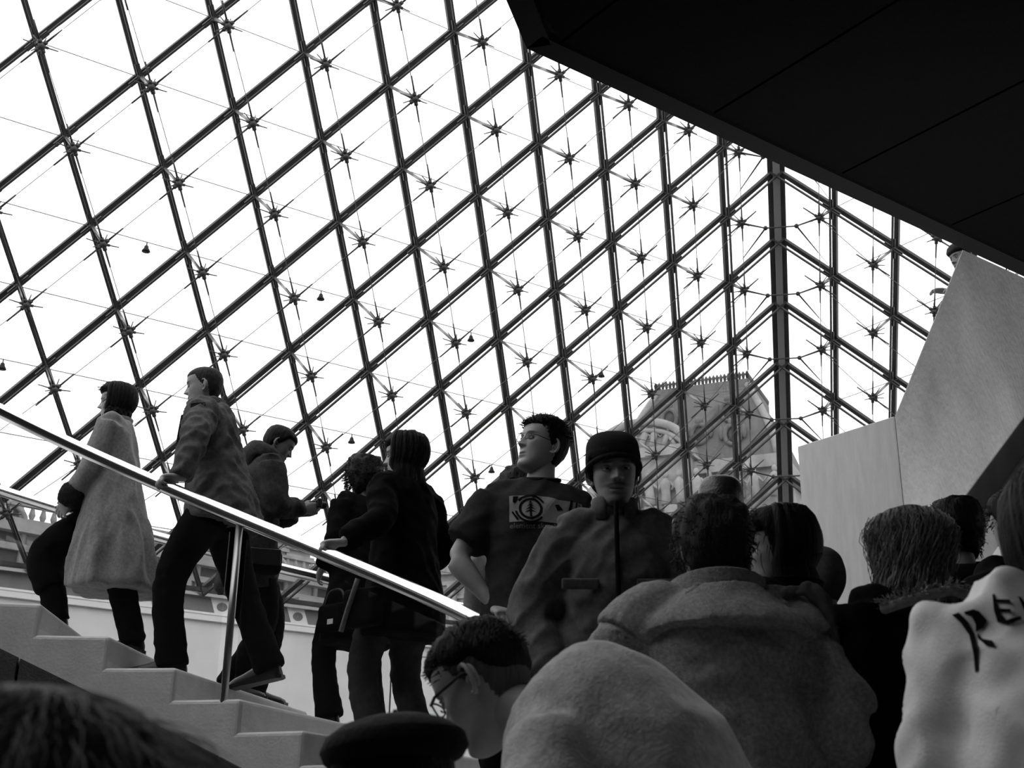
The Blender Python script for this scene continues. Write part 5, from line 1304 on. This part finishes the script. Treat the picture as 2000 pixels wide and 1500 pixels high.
# 16 --- man bowing his head in the foreground
def bowed_man():
    P = Person('man bowing his cropped head to the left, pale fleece over rounded shoulders', (905, 1238, 2.72), 62,
               dict(lean=22, hunch=32, neck=(0, .09, .015), shrug=-.07, pel=(0, -.06, .95), feet=((-.12, .06, 8), (.12, -.06, -8)), head=(2, 32, 4), hair_up=.006, wrist=((-.24, .2, .86), (.22, .2, .86)), elbow=((-1, -.4, -.6), (1, -.4, -.6))), dict(nose=1.0), skin=.38, width=.88)
    P.body(.016); fl = cloth('pale_fleece', .5, sheen=.4, bump=.25, bump_scale=140, noise_amt=.25)
    prof = ((-.2, .235, .18, 0), (-.05, .24, .185, 0), (.12, .235, .18, 0), (.35, .23, .185, -.02), (.6, .235, .19, -.035), (.8, .225, .175, -.045), (.92, .20, .155, -.04), (1.0, .15, .13, -.03), (1.0, .10, .09, -.01))
    P.jacket('fleece', fl, prof, sleeve=(.09, .09, .088, .082, .076, .07), voxel=.013, wr=.006, wsc=6, seed=33, shoulder=.07)
    P.collar(fl, .062, .07, .03, .5, lean=.004)
    P.trousers(BLACK); P.shoes(LEATHER)
    mb = hair_shell(.010, zfront=.182, zside=.150, zback=.10, amp=.003, sc=90, seed=19, lift=.004); strands(mb, 500, 41, .012, .15, .022, .3, .0012); P.head_obj('hair', mb, HAIR_BLACK)
    mb = hair_shell(.0035, zfront=.186, zside=.112, zback=.045, amp=.001, sc=160, seed=20); P.head_obj('cropped_sides', mb, hairm('hair_stubble', .09))
    mb = MB()
    for sx in (-1, 1):
        c = V((sx * .032, .101, .126)); mb.tube([c + V((.023 * math.cos(2 * math.pi * k / 20), -.006 * abs(math.cos(2 * math.pi * k / 20)), .016 * math.sin(2 * math.pi * k / 20))) for k in range(21)], .002, 5, cap=False)
        mb.tube([c + V((sx * .023, -.004, .004)), V((sx * .074, .075, .13)), V((sx * .081, .0, .132)), V((sx * .08, -.014, .12))], .0034, 6)
    mb.tube([(-.011, .101, .129), (0, .105, .132), (.011, .101, .129)], .002, 5); P.head_obj('glasses', mb, M_BLACK)
bowed_man()

# 17 --- black beret at the bottom edge
def beret():
    P = Person('person in a broad black beret at the bottom edge', (765, 1392, 2.0), 40, dict(head=(0, 6, 0), hair_up=.03), dict(), skin=.3)
    P.body(.02); P.jacket('coat', BLACK, voxel=.016, seed=35); P.trousers(BLACK); P.shoes(LEATHER)
    mb = hair_shell(.016, zfront=.18, zside=.08, zback=.0, amp=.004, sc=50, seed=21); P.head_obj('hair', mb, HAIR_BLACK)
    mb = MB(); mb.rings([ell(V((0, y, z)), V((1, 0, 0)), V((0, 1, 0)), a, b_, 32, 2.0) for z, a, b_, y in ((.172, .082, .102, -.006), (.180, .088, .108, -.008), (.19, .106, .122, -.012), (.205, .114, .13, -.015), (.225, .108, .122, -.018), (.243, .084, .096, -.018), (.254, .05, .06, -.018), (.2565, .012, .014, -.018))]); mb.tube([(0, -.018, .25), (0, -.02, .268)], .004, 6)
    P.head_obj('beret', mb, mat('black_felt', .009, .9, 0, .3, 40, .3, 90))
beret()

# 18 --- blurred hair close to the lens
def near_hair():
    P = Person('dark hair with grey streaks close to the lens at lower left', (90, 1400, .98), 20, dict(head=(0, 4, 8), hair_up=.045), dict(), skin=.3)
    P.body(.02); P.jacket('coat', BLACK, voxel=.016, seed=36); P.trousers(BLACK); P.shoes(LEATHER)
    mb = hair_shell(.044, zfront=.16, zside=.05, zback=-.01, amp=.012, sc=26, seed=22, lift=.004); hanging_hair(mb, -.1, .3, 24, 49, front_a=.9, th=.045, wave=.006, back=.01, layers=1, rad=.02); P.head_obj('hair', mb, hairm('hair_near', .02))
    mb = MB(); strands(mb, 2600, 51, .080, .06, .11, .8, .00055, .5, .002, 2); o = P.head_obj('grey_locks', mb, hairm('hair_streak', .22)); o['kind'] = 'stuff'
near_hair()

# 19 --- curly head and grey sleeve behind the T-shirt man
def grey_jacket():
    P = Person('person with curly hair and a light grey jacket half hidden behind the printed T-shirt', (1014, 917, 6.3), 30, dict(roll=-6, head=(-20, 4, 0), hair_up=.03, wrist=((-.28, .0, .95), None)), dict(), skin=.34, width=1.05)
    P.body(.02); P.jacket('jacket', cloth('light_grey_jacket', .26), sleeve=(.10, .098, .092, .084, .076, .07), voxel=.016, seed=37, wr=.009, shoulder=.08); P.trousers(BLACK); P.shoes(LEATHER)
    mb = hair_shell(.026, zfront=.17, zside=.08, zback=.02, amp=.012, sc=45, seed=23, lift=.006); strands(mb, 600, 55, .03, .05, .03, .3, .0016, .9, .005, .9); P.head_obj('hair', mb, hairm('hair_curl2', .035))
grey_jacket()

# 20 --- visitor peering round the top of the concrete wall
def peeker():
    zr = LZ
    hd_ = at(1834, 562, 11.95)
    P = Person('visitor peering past the top of the sloping concrete wall', (1874, 478, 12.25), 100, dict(lean=10, head=(6, 10, 0), hair_up=.012, wrist=(lambda s: s.loc(hd_ + V((.09, .02, -.03))), None), elbow=(lambda s: s.R.transposed() @ V((.3, 1, -.4)), None), hand=('claw', 'relaxed')), dict(nose=1.1), skin=.20, root_z=zr)
    P.p['distal'] = (tuple(P.R.transposed() @ V((-1, -.1, .05))), None); P.p['dorsal'] = (tuple(P.R.transposed() @ V((-.2, 0, 1))), None); P.p['thumb'] = (tuple(P.R.transposed() @ V((0, -1, -.4))), None)
    P.body(.015); P.jacket('jacket', BLACK, voxel=.015, seed=39, to=.97); P.trousers(BLACK); P.shoes(LEATHER)
    mb = hair_shell(.02, zfront=.165, zside=.10, zback=.04, amp=.005, sc=50, seed=25, lift=.006); P.head_obj('hair', mb, HAIR_BLACK)
peeker()
